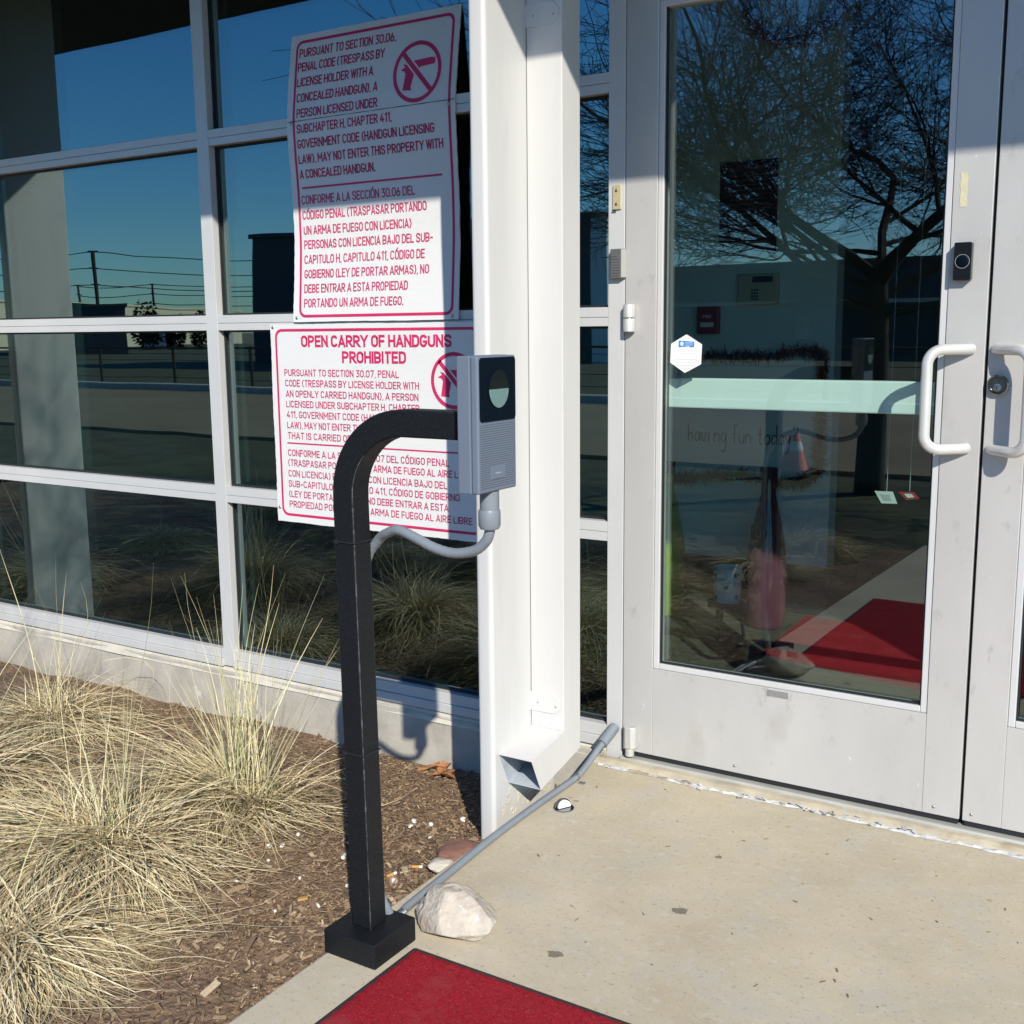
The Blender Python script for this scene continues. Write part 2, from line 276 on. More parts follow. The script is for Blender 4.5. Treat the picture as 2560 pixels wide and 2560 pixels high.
def _glyphs():
    w = .50; G = {}; ry = .285
    O = _arc(w / 2, 1 - ry, w / 2, ry, 0, 180) + _arc(w / 2, ry, w / 2, ry, 180, 360); O = O + [O[0], O[1]]
    C = _arc(w / 2, 1 - ry, w / 2, ry, 12, 180) + _arc(w / 2, ry, w / 2, ry, 180, 348)
    G['O'] = (w, [O]); G['0'] = (w, [O]); G['C'] = (w, [C]); G['G'] = (w, [C[:-2] + [(w, ry), (w, .43)], [(w * .56, .43), (w, .43)]])
    G['D'] = (w, [[(0, 0), (0, 1)], [(0, 1), (w * .45, 1)] + _arc(w * .45, 1 - ry, w * .55, ry, 90, 0) + _arc(w * .45, ry, w * .55, ry, 0, -90) + [(0, 0)]])
    P = [(0, 1), (w * .48, 1)] + _arc(w * .48, .735, w * .52, .265, 90, -90) + [(0, .47)]; ST = [(0, 0), (0, 1)]
    G['P'] = (w, [ST, P]); G['R'] = (w, [ST, P, [(w * .46, .40), (w * 1.0, 0)]])
    G['B'] = (w, [ST, P, [(w * .4, .47)] + _arc(w * .46, .235, w * .54, .235, 90, -90) + [(0, 0)]])
    G['S'] = (w, [[(w * .98, .72), (w * .93, .89), (w * .74, .985), (w * .5, 1), (w * .26, .985), (w * .06, .9), (0, .755), (w * .06, .635), (w * .28, .555), (w * .70, .45), (w * .94, .365), (w, .245), (w * .94, .10), (w * .74, .015), (w * .5, 0), (w * .26, .015), (w * .07, .11), (w * .01, .28)]])
    G['U'] = (w, [[(0, 1), (0, ry)] + _arc(w / 2, ry, w / 2, ry, 180, 360) + [(w, 1)]])
    G['J'] = (w * .8, [[(w * .8, 1), (w * .8, ry)] + _arc(w * .4, ry, w * .4, ry, 0, -180) + [(0, .3)]])
    G['E'] = (w * .86, [[(w * .86, 1), (0, 1), (0, 0), (w * .86, 0)], [(0, .515), (w * .76, .515)]]); G['F'] = (w * .82, [[(w * .82, 1), (0, 1), (0, 0)], [(0, .49), (w * .74, .49)]])
    G['L'] = (w * .8, [[(0, 1), (0, 0), (w * .8, 0)]]); G['T'] = (w * .98, [[(0, 1), (w * .98, 1)], [(w * .49, 1), (w * .49, 0)]]); G['I'] = (0.0, [[(0, 0), (0, 1)]])
    G['H'] = (w, [[(0, 0), (0, 1)], [(w, 0), (w, 1)], [(0, .515), (w, .515)]]); G['N'] = (w, [[(0, 0), (0, 1)], [(0, 1), (w, 0)], [(w, 0), (w, 1)]])
    G['M'] = (w * 1.3, [[(0, 0), (0, 1)], [(0, 1), (w * .65, .30)], [(w * .65, .30), (w * 1.3, 1)], [(w * 1.3, 0), (w * 1.3, 1)]]); G['W'] = (w * 1.5, [[(0, 1), (w * .38, 0)], [(w * .38, 0), (w * .75, 1)], [(w * .75, 1), (w * 1.12, 0)], [(w * 1.12, 0), (w * 1.5, 1)]])
    G['A'] = (w * 1.1, [[(0, 0), (w * .55, 1)], [(w * .55, 1), (w * 1.1, 0)], [(w * .2, .25), (w * .9, .25)]]); G['V'] = (w * 1.1, [[(0, 1), (w * .55, 0)], [(w * .55, 0), (w * 1.1, 1)]])
    G['Y'] = (w * 1.08, [[(0, 1), (w * .54, .46)], [(w * .54, .46), (w * 1.08, 1)], [(w * .54, .5), (w * .54, 0)]])
    G['1'] = (w * .45, [[(0, .80), (w * .40, 1)], [(w * .42, 1), (w * .42, 0)]]); G['7'] = (w, [[(0, 1), (w, 1)], [(w, 1), (w * .36, 0)]])
    G['4'] = (w * 1.05, [[(w * .62, 1), (0, .24)], [(0, .24), (w * 1.05, .24)], [(w * .74, .5), (w * .74, 0)]])
    G['3'] = (w, [[(0, 1), (w * .95, 1), (w * .42, .60)] + _arc(w * .47, .29, w * .53, .29, 80, -140, 9)])
    G['6'] = (w, [[(w * .66, 1), (w * .20, .58), (w * .03, .40)] + _arc(w / 2, .28, w / 2, .28, 180, 520, 14)])
    G['.'] = (0.02, [[(.01, -.02), (.01, .02)]]); G[','] = (.04, [[(.05, .05), (.03, -.06), (-.02, -.17)]]); G['-'] = (w * .55, [[(0, .42), (w * .55, .42)]])
    G['('] = (.20, [[(.22, 1.08), (.09, .88), (.02, .64), (0, .47), (.02, .30), (.09, .06), (.22, -.14)]]); G[')'] = (.20, [[(-.02, 1.08), (.11, .88), (.18, .64), (.20, .47), (.18, .30), (.11, .06), (-.02, -.14)]])
    G['Ó'] = (w, [O, [(w * .40, 1.16), (w * .68, 1.32)]])
    return G
GLY = _glyphs()
def put_text(mb, body, x0, x1, z, cap, fn, stroke=0.15, gap=.235):
    """condensed sign lettering drawn as constant-width strokes; fn(d)(x, z) lifts a point d off the sheet"""
    pos = 0.0; lay = []
    for ch in body:
        if ch == ' ': pos += .27; continue
        w, st = GLY[ch]; lay.append((pos, st)); pos += w + gap
    pos -= gap; sw = stroke * cap; sx = (x1 - x0 - sw) / max(pos, .01); sz = cap - sw; zi = z + sw / 2; k = 0
    for p0, sts in lay:
        for st in sts:
            P = [Vector((x0 + sw / 2 + (p0 + a) * sx, zi + b * sz)) for a, b in st]
            f = fn(0.0007 + 0.00009 * (k % 6)); k += 1
            if len(P) == 2 and abs(P[1].x - P[0].x) > 1e-5 and abs(P[1].y - P[0].y) > 1e-5:
                d = (P[1] - P[0]).normalized(); hx = sw / 2 / abs(d.y) * .96; e = d * (sw / 2 / abs(d.y))
                A, B_ = P[0] - e * (1 if abs(st[0][1]) < .01 or st[0][1] > .99 else 0), P[1] + e * (1 if abs(st[1][1]) < .01 or st[1][1] > .99 else 0)
                mb.add([f(A.x - hx, A.y), f(A.x + hx, A.y), f(B_.x + hx, B_.y), f(B_.x - hx, B_.y)], [(0, 1, 2, 3)]); continue
            Q = [P[0]]
            for p in P[1:]:
                if (p - Q[-1]).length > 1e-6: Q.append(p)
            closed = (len(st) > 8 and st[0] == st[-2]) ; L = []; n = len(Q)
            for i in range(n):
                d1 = (Q[i] - Q[i - 1]).normalized() if i else None; d2 = (Q[i + 1] - Q[i]).normalized() if i < n - 1 else None
                if d1 is None: d1 = d2
                if d2 is None: d2 = d1
                m1 = Vector((-d1.y, d1.x)); m2 = Vector((-d2.y, d2.x)); m_ = m1 + m2
                if m_.length < 1e-3: m_ = m1
                m_.normalize(); c = max(m_.dot(m1), .42); L.append((Q[i] + m_ * sw / 2 / c, Q[i] - m_ * sw / 2 / c))
            if not closed:
                e0 = (Q[0] - Q[1]).normalized() * sw / 2 if st[0] != (0, 1) else Vector((0, 0)); e1 = (Q[-1] - Q[-2]).normalized() * sw / 2
                if abs(e0.x) < 1e-6 or abs(e0.y) < 1e-6: L[0] = (L[0][0] + e0, L[0][1] + e0)
                if abs(e1.x) < 1e-6 or abs(e1.y) < 1e-6: L[-1] = (L[-1][0] + e1, L[-1][1] + e1)
            vs_ = []
            for a, b in L: vs_ += [f(a.x, a.y), f(b.x, b.y)]
            mb.add(vs_, [(2 * i, 2 * i + 1, 2 * i + 3, 2 * i + 2) for i in range(len(L) - 1)])

# ------------------------------------------------------------------ ground, pavement, lots
def mulch_z(x, y):
    t = min(max((y + 1.15) / 1.15, 0), 1); t = t * t * (3 - 2 * t)
    e = min(max((-1.455 - x) / 0.25, 0), 1)
    return -0.035 - 0.018 * e - 0.10 * t * (0.45 + 0.55 * e) + 0.008 * math.sin(7 * x + 2) * math.cos(9 * y) + 0.006 * math.sin(19 * x) * math.sin(17 * y + 1)
tag(MB().add([(-900, -900, -0.32), (900, -900, -0.32), (900, 900, -0.32), (-900, 900, -0.32)], [(0, 1, 2, 3)]).build("ground", GROUND), kind='structure')
slab_edge = lambda y: -1.462 + 0.022 * (-(y) - 0.28) / 1.16
s = MB(); ys = [-3.7, -2.6, -1.6, -1.0, -0.5, 0.12]
s.prism([(slab_edge(y), y) for y in ys] + [(7, 0.12), (7, -3.7)], lambda a, b, d: (a, b, d), 0.0, -0.31)
tag(s.build("pavement", CONCRETE, bevel=0.006), kind='structure')
s = MB().grid(lambda u, v: (-9.0 + 7.6 * u, -3.7 + 3.75 * v, mulch_z(-9.0 + 7.6 * u, -3.7 + 3.75 * v)), 190, 100)
tag(s.build("mulch_bed", MULCHBASE, smooth=True), kind='structure')
tag(MB().box(-70, 45, -6.9, -3.71, -0.31, -0.06).build("lawn", LAWN), kind='structure')
tag(MB().box(-90, 60, -13.9, -6.91, -0.31, -0.02).build("parking_lot", ASPHALT), kind='structure')
s = MB().grid(lambda u, v: (-170 + 230 * u, -14.3 - 60 * v, -0.02 + 0.15 * math.sin(v * 3.1) + 0.10 * v + 0.03 * math.sin(9 * u + 11 * v)), 40, 24)
tag(s.build("grass_berm", LAWN, smooth=True), kind='structure')
tag(MB().box(-90, 60, -14.25, -13.91, -0.31, 0.10).build("kerb", STEM, bevel=0.02), kind='structure')
tag(MB().box(-4.5, 4.0, 0.125, 6.0, -0.1, 0.022).build("interior_floor", INTFLOOR), kind='structure')

# wood chips: uncountable litter over the bed
def chips(n, x0, x1, y0, y1, smin, smax, seed):
    g = np.random.default_rng(seed); mb = MB()
    for i in range(n):
        x = g.uniform(x0, x1); y = g.uniform(y0, y1)
        if x > slab_edge(y) - 0.012: continue
        L = smin + (smax - smin) * g.random() ** 2.4; w = L * g.uniform(0.12, 0.42); h = g.uniform(0.0008, 0.003)
        a = g.uniform(0, math.pi); t = g.normal(0, 0.28); t2 = g.normal(0, 0.3)
        ax0 = Vector((math.cos(a) * math.cos(t), math.sin(a) * math.cos(t), math.sin(t))); ax1 = Vector((-math.sin(a), math.cos(a), t2)).normalized()
        ax2 = ax0.cross(ax1).normalized(); ax1 = ax2.cross(ax0)
        mb.obox((x, y, mulch_z(x, y) + 0.003 + abs(t) * L * 0.25 + g.uniform(0, 0.004)), (ax0, ax1, ax2), (L / 2, w / 2, h / 2))
    return mb
s = chips(8500, -3.3, -1.46, -1.75, 0.0, 0.005, 0.026, 3)
c2 = chips(9000, -2.35, -1.46, -1.40, -0.02, 0.003, 0.015, 4); s.add(c2.v, c2.f)
c2 = chips(420, -2.4, -1.47, -1.45, -0.02, 0.014, 0.044, 5); s.add(c2.v, c2.f)
tag(s.build("wood_chip_mulch", CHIPS, fix=False), "brown shredded wood chips covering the planting bed", "mulch", kind='stuff')

# ------------------------------------------------------------------ building: stem wall, canopy, interior shell
B = thing("office_building", (-3.0, 0.3, 0.0), "storefront building with concrete base wall, overhanging roof canopy and dark rooms behind the glass", "building")
s = MB().box(-9.0, -1.4475, -0.006, 0.12, -0.31, 0.018)
s.build("base_wall", STEM, B, bevel=0.004)
s = MB().grid(lambda u, v: (-9.0 + 7.55 * u, -0.010 - 0.004 * math.sin(u * 90) * math.sin(u * 37) + 0.05 * v, 0.0185 + 0.012 * min(1, v * 3) - 0.022 * (v < 0.01)), 120, 4)
s.build("wall_ledge", LEDGE, B)
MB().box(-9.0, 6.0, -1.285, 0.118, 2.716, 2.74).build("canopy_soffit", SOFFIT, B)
MB().box(-9.0, 6.0, -1.287, 6.3, 2.742, 3.05).build("canopy_roof", FASCIA, B, bevel=0.01)
MB().box(-9.0, -4.515, 0.0, 0.118, 0.03, 2.714).build("blank_wall", WHITE, B)
MB().box(0.486, 6.0, 0.0, 0.118, 0.0, 2.714).build("side_wall", WHITE, B)
s = MB().box(-4.55, 4.05, 6.0, 6.1, 0, 2.74).box(-4.55, -4.50, 0.12, 6.0, 0, 2.74).box(4.0, 4.05, 0.12, 6.0, 0, 2.74).box(-4.5, 4.0, 0.12, 6.0, 2.66, 2.70)
s.box(-3.4, -3.3, 0.9, 6.0, 0.03, 2.66)
s.build("interior_shell", INTSHELL, B)
MB().box(-2.75, -1.362, 1.80, 1.90, 0.232, 2.655).build("interior_partition", INTWALL, B, bevel=0.003)
MB().box(-2.74, -1.37, 1.815, 1.885, 0.024, 0.230).build("partition_base", INTDARK, B)

# ------------------------------------------------------------------ storefront window wall
W = thing("storefront_window", (-2.2, 0.0, 0.05), "wide white framed storefront window grid of tinted panes above the concrete base", "window")
XV = [(-4.515, -4.46), (-3.005, -2.9505), (-1.4475, -1.399)]
ZT = [(0.6352, 0.6906), (1.231, 1.2821), (1.8395, 1.8912), (2.66, 2.714)]
for (a, b) in XV[:2]: MB().box(a, b, 0.0, 0.115, 0.036, 2.714).build("mullion", ALU, W, bevel=0.0012)
MB().box(-1.4475, -1.3985, 0.0, 0.115, 0.0, 2.714).build("door_jamb", ALU, W, bevel=0.0012)
bays = [(-4.46, -3.005), (-2.9505, -1.4475)]
for bi, (a, b) in enumerate(bays):
    for (z0, z1) in ZT:
        zm = z0 + (z1 - z0) * 0.47
        MB().box(a + 0.0003, b - 0.0003, 0.0015, 0.112, z0, zm - 0.0006).box(a + 0.0003, b - 0.0003, 0.0008, 0.112, zm + 0.0006, z1).box(a + 0.0003, b - 0.0003, 0.006, 0.10, zm - 0.001, zm + 0.001).build("transom", ALU, W, bevel=0.0008)
    s = MB().box(a + 0.0003, b - 0.0003, 0.001, 0.114, 0.062, 0.0961).box(a + 0.0003, b - 0.0003, -0.006, 0.114, 0.0325, 0.0608)
    s.build("sill_rail", ALU, W, bevel=0.001)
    zs = [0.0961] + [z for t in ZT for z in t]
    for k in range(4):
        z0, z1 = zs[2 * k], zs[2 * k + 1]
        p = MB().box(a - 0.01, b + 0.01, 0.036, 0.060, z0 - 0.01, z1 + 0.01).build("glass_pane", WINGLASS, W)
        g = 0.0065
        MB().box(a + .0004, a + g, 0.027, 0.0358, z0, z1).box(b - g, b - .0004, 0.027, 0.0358, z0, z1).box(a + g, b - g, 0.027, 0.0358, z0 + .0004, z0 + g).box(a + g, b - g, 0.027, 0.0358, z1 - g, z1 - .0004).build("gasket", GASKET, p)

# ------------------------------------------------------------------ glass doors
def make_door(xh, xm, name, label, gl0, gl1, handle, lock):
    """xh hinge edge, xm meeting edge, gl0..gl1 clear glass"""
    a, b = min(xh, xm), max(xh, xm)
    D = thing(name, (xh, 0.02, 0.0335), label, "door")
    zb, zg, zt, zz = 0.0335, 0.3032, 2.03, 2.13
    bead = 0.0165
    for (p, q) in ((a, gl0 - bead), (gl1 + bead, b)):
        MB().box(p, q, 0.0, 0.045, zb, zz).build("stile", DOORALU, D, bevel=0.0015)
    l, r = gl0 - bead, gl1 + bead
    MB().box(l + .0004, r - .0004, 0.0006, 0.0445, zb, zg - bead).build("bottom_rail", DOORALU, D, bevel=0.0008)
    MB().box(l + .0004, r - .0004, 0.0006, 0.0445, zt + bead, zz).build("top_rail", DOORALU, D, bevel=0.0008)
    s = MB().box(l + .0005, gl0, 0.003, 0.042, zg - bead + .0005, zt + bead - .0005).box(gl1, r - .0005, 0.003, 0.042, zg - bead + .0005, zt + bead - .0005)
    s.box(gl0 + .0003, gl1 - .0003, 0.003, 0.042, zg - bead + .0005, zg).box(gl0 + .0003, gl1 - .0003, 0.003, 0.042, zt, zt + bead - .0005)
    s.build("glazing_bead", ALU, D, bevel=0.0022, seg=3)
    MB().box(gl0 - .004, gl1 + .004, 0.021, 0.027, zg - .004, zt + .004).build("glass_pane", DOORGLASS, D)
    g = 0.004
    MB().box(gl0 + .0003, gl0 + g, 0.010, 0.0205, zg, zt).box(gl1 - g, gl1 - .0003, 0.010, 0.0205, zg, zt).box(gl0 + g, gl1 - g, 0.010, 0.0205, zg + .0003, zg + g).build("gasket", GASKET, D)
    MB().box(a + 0.004, b - 0.003, 0.006, 0.04, 0.0195, 0.033).build("door_sweep", GASKET, D)
    for x in (a + 0.02, (a + b) / 2 - 0.12, b - 0.06):
        MB().lathe([(0.0, -0.0018), (0.0028, -0.0015), (0.0042, -0.0003), (0.0042, 0.002)], (x, 0.0, 0.0525), (0, 1, 0), 10).build("screw", SCREW, D, smooth=True)
    MB().box(gl0 - 0.012, gl1 - 0.012, 0.072, 0.100, 1.010, 1.0905).build("push_bar", PUSHBAR, D, bevel=0.004)
    # pull handle: root - leg - grip - leg - root
    rx, gx = handle; rz1, rz0 = 1.170, 0.9414; fr = 0.034; gy = -0.068
    pts = [(rx, 0.0, rz1), (rx + (gx - rx) * .5, gy * .62, rz1)]
    d = Vector((gx - rx, gy * .6, 0)).normalized()
    def corner(sz, z):
        c = Vector((gx, gy, z)); o = []
        for k in range(9):
            t = R(90 * k / 8); o.append(c - d * fr * (1 - math.sin(t)) + Vector((0, 0, -sz * fr * (1 - math.cos(t)))))
        return o
    path = [Vector((rx, 0.001, rz1)), Vector((rx, 0.0, rz1)) + Vector((d.x * .01, -0.012, 0))] + corner(1, rz1)
    path += [Vector((gx, gy, rz1 - fr - (rz1 - rz0 - 2 * fr) * k / 5)) for k in range(1, 5)]
    path += list(reversed(corner(-1, rz0))) + [Vector((rx, 0.0, rz0)) + Vector((d.x * .01, -0.012, 0)), Vector((rx, 0.001, rz0))]
    MB().tube(path, 0.0125, 20, ref=(0, 0, 1)).build("pull_handle", HANDLE, D, smooth='auto')
    if lock:
        lk = MB().lathe([(0.0235, 0.0), (0.0235, -0.010), (0.021, -0.0125), (0.0185, -0.0125), (0.0165, -0.007), (0.0, -0.007)], (lock, 0.0, 1.089), (0, 1, 0), 32).build("lock_cylinder", STEELDK, D, smooth='auto')
        MB().lathe([(0.0085, -0.006), (0.0085, -0.0105), (0.0, -0.011)], (lock - .001, 0.0, 1.084), (0, 1, 0), 20).build("key_plug", STEELLT, lk, smooth='auto')
        MB().box(lock - .0022, lock - .0002, -0.0114, -0.0108, 1.078, 1.089).build("keyhole", GASKET, lk)
    return D
D1 = make_door(-1.3958, -0.4815, "glass_door", "left glass entrance door with aluminium frame, hexagon sticker and black doorbell on its stile", -1.2878, -0.5850, (-0.510, -0.592), None)
D2 = make_door(0.4325, -0.4740, "glass_door", "right glass entrance door with round key lock beside its pull handle", -0.3694, 0.328, (-0.4575, -0.375), -0.4488)
MB().box(-0.4812, -0.4743, 0.020, 0.040, 0.034, 2.13).build("astragal", GASKET, D1)
MB().box(-0.972, -0.916, -0.0012, 0.0008, 0.2655, 0.2815).build("label_plate", PLATE, D1)
s = MB().grid(lambda u, v: (-0.5530 + 0.016 * u + 0.0015 * math.sin(v * 17), -0.0008, 1.489 + 0.075 * v), 3, 10)
s.build("tape_residue", TAPE, D1, label="faint yellow tape residue")
# frame right of the doors, header and transom light
FR = thing("door_frame", (0.46, 0.0, 0.0), "white aluminium frame and glazed head around the entrance doors", "door frame")
MB().box(0.4345, 0.484, 0.0, 0.115, 0.0, 2.714).build("jamb", ALU, FR, bevel=0.0012)
MB().box(-1.398, 0.434, 0.0005, 0.115, 2.135, 2.19).box(-1.398, 0.434, 0.0005, 0.115, 2.66, 2.713).build("head_rail", ALU, FR, bevel=0.001)
MB().box(-1.41, 0.44, 0.036, 0.06, 2.18, 2.67).build("glass_pane", WINGLASS, FR)
# threshold, concrete strip, flaky caulk
T = thing("door_threshold", (-0.5, 0.0, 0.0), "worn metal threshold with dirty cream strip under the doors", "threshold")
MB().box(-1.398, 0.434, -0.018, 0.12, 0.001, 0.0175).build("metal_plate", THRESH, T, bevel=0.004)
s = MB().grid(lambda u, v: (-1.47 + 1.95 * u, -0.058 + 0.041 * v, 0.0005 + (0.010 + 0.0015 * math.sin(u * 60)) * min(1, 0.25 + v * 1.4) * (v > 0.001)), 90, 6)
s.build("cement_strip", DIRTYSILL, T)
def caulk_fn(u, v):
    x = -1.44 + 1.86 * u
    n = 0.5 * math.sin(x * 31) + 0.3 * math.sin(x * 77 + 1) + 0.3 * math.sin(x * 143 + 2)
    w = max(0.003, 0.0125 + 0.007 * n); c = -0.064 + 0.003 * math.sin(x * 13)
    z = 0.0010 + 0.0055 * math.sin(math.pi * v) * (0.7 + 0.5 * math.sin(x * 59 + v * 5) * math.sin(x * 171))
    return (x, c + w * (v - 0.5) * 1.5, max(z, 0.0008))
tag(MB().grid(caulk_fn, 420, 6).build("caulk_line", CAULK), "cracked white caulk line along the foot of the doors", "caulk")
s = MB()
for i in range(46):
    x = rng.uniform(-1.2, -0.55); y = -0.068 + rng.normal(0, 0.010); L = rng.uniform(0.006, 0.022)
    a = rng.normal(0.1, 0.5); ax0 = Vector((math.cos(a), math.sin(a), rng.normal(0, .15))).normalized(); ax1 = Vector((-math.sin(a), math.cos(a), rng.normal(0, .4))).normalized(); ax2 = ax0.cross(ax1)
    s.obox((x, y, 0.006 + rng.uniform(0, .004)), (ax0, ax1, ax2), (L / 2, L * .22, .0006))
tag(s.build("caulk_flakes", CAULK, fix=False), "loose white caulk flakes lying at the foot of the doors", "flakes", kind='stuff')

# door hardware held by the frame
H = MB().box(-1.3935, -1.3875, -0.010, -0.0008, 1.213, 1.288).build("hinge", STEELDK, D1)
MB().lathe([(0, .0), (.0135, 0), (.0158, .002), (.0158, .0345), (.015, .0355), (0, .0355)], (-1.378, -0.0125, 1.2518), (0, 0, 1), 24).build("upper_knuckle", HINGEM, H, smooth='auto')
MB().lathe([(0, .0), (.0135, 0), (.0158, .002), (.0158, .034), (.015, .0355), (0, .0355)], (-1.378, -0.0125, 1.2148), (0, 0, 1), 24).build("lower_knuckle", HINGEM, H, smooth='auto')
P = MB().prism([(-1.385, -0.0005), (-1.385, -0.018), (-1.377, -0.026), (-1.359, -0.026), (-1.349, -0.018), (-1.349, -0.0005)], lambda a, b, d: (a, b, d), 0.048, 0.110).build("pivot_block", HINGEM, D1, bevel=0.002)
MB().lathe([(0, .0), (.013, 0), (.013, .022), (0, .022)], (-1.367, -0.0135, 0.0255), (0, 0, 1), 20).build("pivot_pin", THRESH, P, smooth='auto')
Rd = thing("card_reader", (-1.4135, -0.005, 1.395), "small grey ribbed card reader on the door jamb", "card reader")
MB().prism([(-1.4365, -0.0008), (-1.4335, -0.0165), (-1.4015, -0.0165), (-1.3935, -0.0008)], lambda a, b, d: (a, b, d), 1.3565, 1.4345).build("reader_body", READERG, Rd, bevel=0.002)
for k in range(8): MB().box(-1.4315, -1.4045, -0.0178, -0.0163, 1.3635 + 0.0072 * k, 1.3675 + 0.0072 * k).build("rib", READERG, Rd, bevel=0.0006)
MB().prism([(-1.4012, -0.0160), (-1.3938, -0.0012), (-1.3930, -0.0012), (-1.4004, -0.0163)], lambda a, b, d: (a, b, d), 1.360, 1.433).build("side_panel", READERSIDE, Rd)
MB().lathe([(0, -.0005), (.0016, 0), (.0016, .001)], (-1.4095, -0.0172, 1.4145), (0, 1, 0), 10).build("indicator_light", PAPERW, Rd)
Bp = thing("strike_plate", (-1.4205, -0.002, 1.57), "cream brass plate with two screws on the upper door jamb", "plate")
MB().box(-1.4330, -1.4085, -0.0045, -0.0004, 1.5375, 1.6010).build("plate_body", BRASSY, Bp, bevel=0.001)
for z in (1.587, 1.552): MB().lathe([(0, -.003), (.003, -.0026), (.0046, 0), (.0046, .001)], (-1.4215, -0.0045, z), (0, 1, 0), 14).build("screw", SCREW, Bp, smooth='auto')
MB().box(-1.4335, -1.421, -0.006, -0.0042, 1.5335, 1.5372).build("bottom_tab", STEELDK, Bp)
Db = thing("doorbell", (-0.5365, -0.008, 1.367), "black video doorbell on the left door's meeting stile", "doorbell")
MB().prism(rrect(-0.5560, -0.5170, 1.325, 1.4095, 0.004), lambda a, b, d: (a, d, b), -0.0008, -0.0215).build("doorbell_body", BLACKGLOSS, Db, bevel=0.0015)
MB().lathe([(.0148, -.0005), (.0148, -.0012), (.0156, -.0012), (.0156, -.0005)], (-0.5365, -0.0215, 1.3670), (0, 1, 0), 32).build("button_ring", READERSIDE, Db, smooth='auto')
MB().lathe([(0, -.0018), (.010, -.0014), (.0142, -.0004), (.0142, 0)], (-0.5365, -0.0215, 1.3670), (0, 1, 0), 32).build("button", BEZEL, Db, smooth=True)

# hexagonal sticker inside the door glass
Hx = thing("hexagon_sticker", (-1.226, 0.018, 1.157), "white hexagon sticker with blue printed banner on the door glass", "sticker")
hexp = [(-1.2250, 1.2074), (-1.2685, 1.1832), (-1.2705, 1.1335), (-1.2283, 1.1066), (-1.1828, 1.1295), (-1.1812, 1.1812)]
MB().prism(hexp, lambda a, b, d: (a, d, b), 0.0185, 0.0203).build("sticker_sheet", PAPERW, Hx)
bn = MB().prism([(-1.2468, 1.1915), (-1.2025, 1.1883), (-1.2025, 1.1745), (-1.2150, 1.1735), (-1.2165, 1.1765), (-1.2468, 1.1735)], lambda a, b, d: (a, d, b), 0.0182, 0.0186).build("blue_banner", BLUEINK, Hx)
MB().lathe([(0, 0), (.0058, 0)], (-1.2372, 0.0180, 1.1830), (0, 1, 0), 16).build("banner_emblem", CARDM, bn)
s = MB()
for z in (1.1858, 1.1826, 1.1792): s.box(-1.2285, -1.206, 0.01795, 0.0181, z - .0005, z + .0006)
s.build("banner_lines", CARDM, bn)
s = MB()
for z, w in ((1.1418, .034), (1.1345, .030), (1.1300, .034), (1.1262, .033), (1.1224, .022), (1.1186, .017), (1.1150, .010)): s.box(-1.2265 - w, -1.2265 + w, 0.0183, 0.0184, z - .0004, z + .0005)
s.build("fine_print", GREYINK, Hx)

# ------------------------------------------------------------------ pillars and downspout
def make_pillar(x1, y0, y1, x0, label):
    T_ = thing("steel_pillar", ((x0 + x1) / 2, (y0 + y1) / 2, -0.3), label, "pillar", "white steel pillars along the facade")
    r = 0.012; pts = []
    for cx, cy, a in ((x1 - r, y1 - r, 0), (x0 + r, y1 - r, 90), (x0 + r, y0 + r, 180), (x1 - r, y0 + r, 270)):
        for k in range(8): t = R(a + 90 * k / 7); pts.append((cx + r * math.cos(t), cy + r * math.sin(t)))
    n = len(pts); zs_ = [-0.3, 0.0, 0.5, 1.0, 1.5, 2.0, 2.7155]; v = []; f = []
    for z in zs_: v += [(a, b, z) for a, b in pts]
    for j in range(len(zs_) - 1):
        for k in range(n): f.append((j * n + k, j * n + (k + 1) % n, (j + 1) * n + (k + 1) % n, (j + 1) * n + k))
    MB().add(v, f).build("tube", WHITE, T_, smooth='auto')
    return T_
PL = make_pillar(-1.515, -0.490, -0.175, -1.563, "white painted steel pillar carrying the downspout between the signs and the entrance")
make_pillar(-4.464, -0.490, -0.175, -4.512, "white painted steel pillar mirrored in the left window panes")
# rough painted foot of the pillar (flaking)
s = MB()
for i in range(70):
    y = rng.uniform(-0.46, -0.19); z = rng.uniform(-0.05, 0.05) * (1 - .6 * rng.random()); n_ = 9; r_ = rng.uniform(.004, .014)
    pts = [(y + r_ * rng.uniform(.5, 1.3) * math.cos(6.283 * k / n_), z + r_ * rng.uniform(.4, 1.1) * math.sin(6.283 * k / n_)) for k in range(n_)]
    s.prism(pts, lambda a, b, d: (d, a, b), -1.5149, -1.5149 + .0004 + .00002 * i)
s.build("flaking_paint", LEDGE, PL, fix=False)
DS = thing("downspout", (-1.465, -0.26, 0.05), "square white metal downspout with angled outlet strapped to the pillar", "downspout")
dx0, dx1, dy0, dy1 = -1.5138, -1.414, -0.307, -0.2175
# vertical pipe (open shell) down to the mitre, then elbow kicking out towards the viewer
e_dir = Vector((0, -0.70, -0.714)).normalized()
def ring(c, z=None): pass
zf, zb_ = 0.180, 0.108            # mitre heights of front and back
oL = 0.182
v = []
for (x, y, z) in ((dx0, dy0, 2.7155), (dx1, dy0, 2.7155), (dx1, dy1, 2.7155), (dx0, dy1, 2.7155), (dx0, dy0, zf), (dx1, dy0, zf), (dx1, dy1, zb_), (dx0, dy1, zb_)): v.append(Vector((x, y, z)))
f = [(0, 1, 5, 4), (1, 2, 6, 5), (2, 3, 7, 6), (3, 0, 4, 7)]
MB().add(v, f).build("pipe", DSPOUT, DS, bevel=0.002)
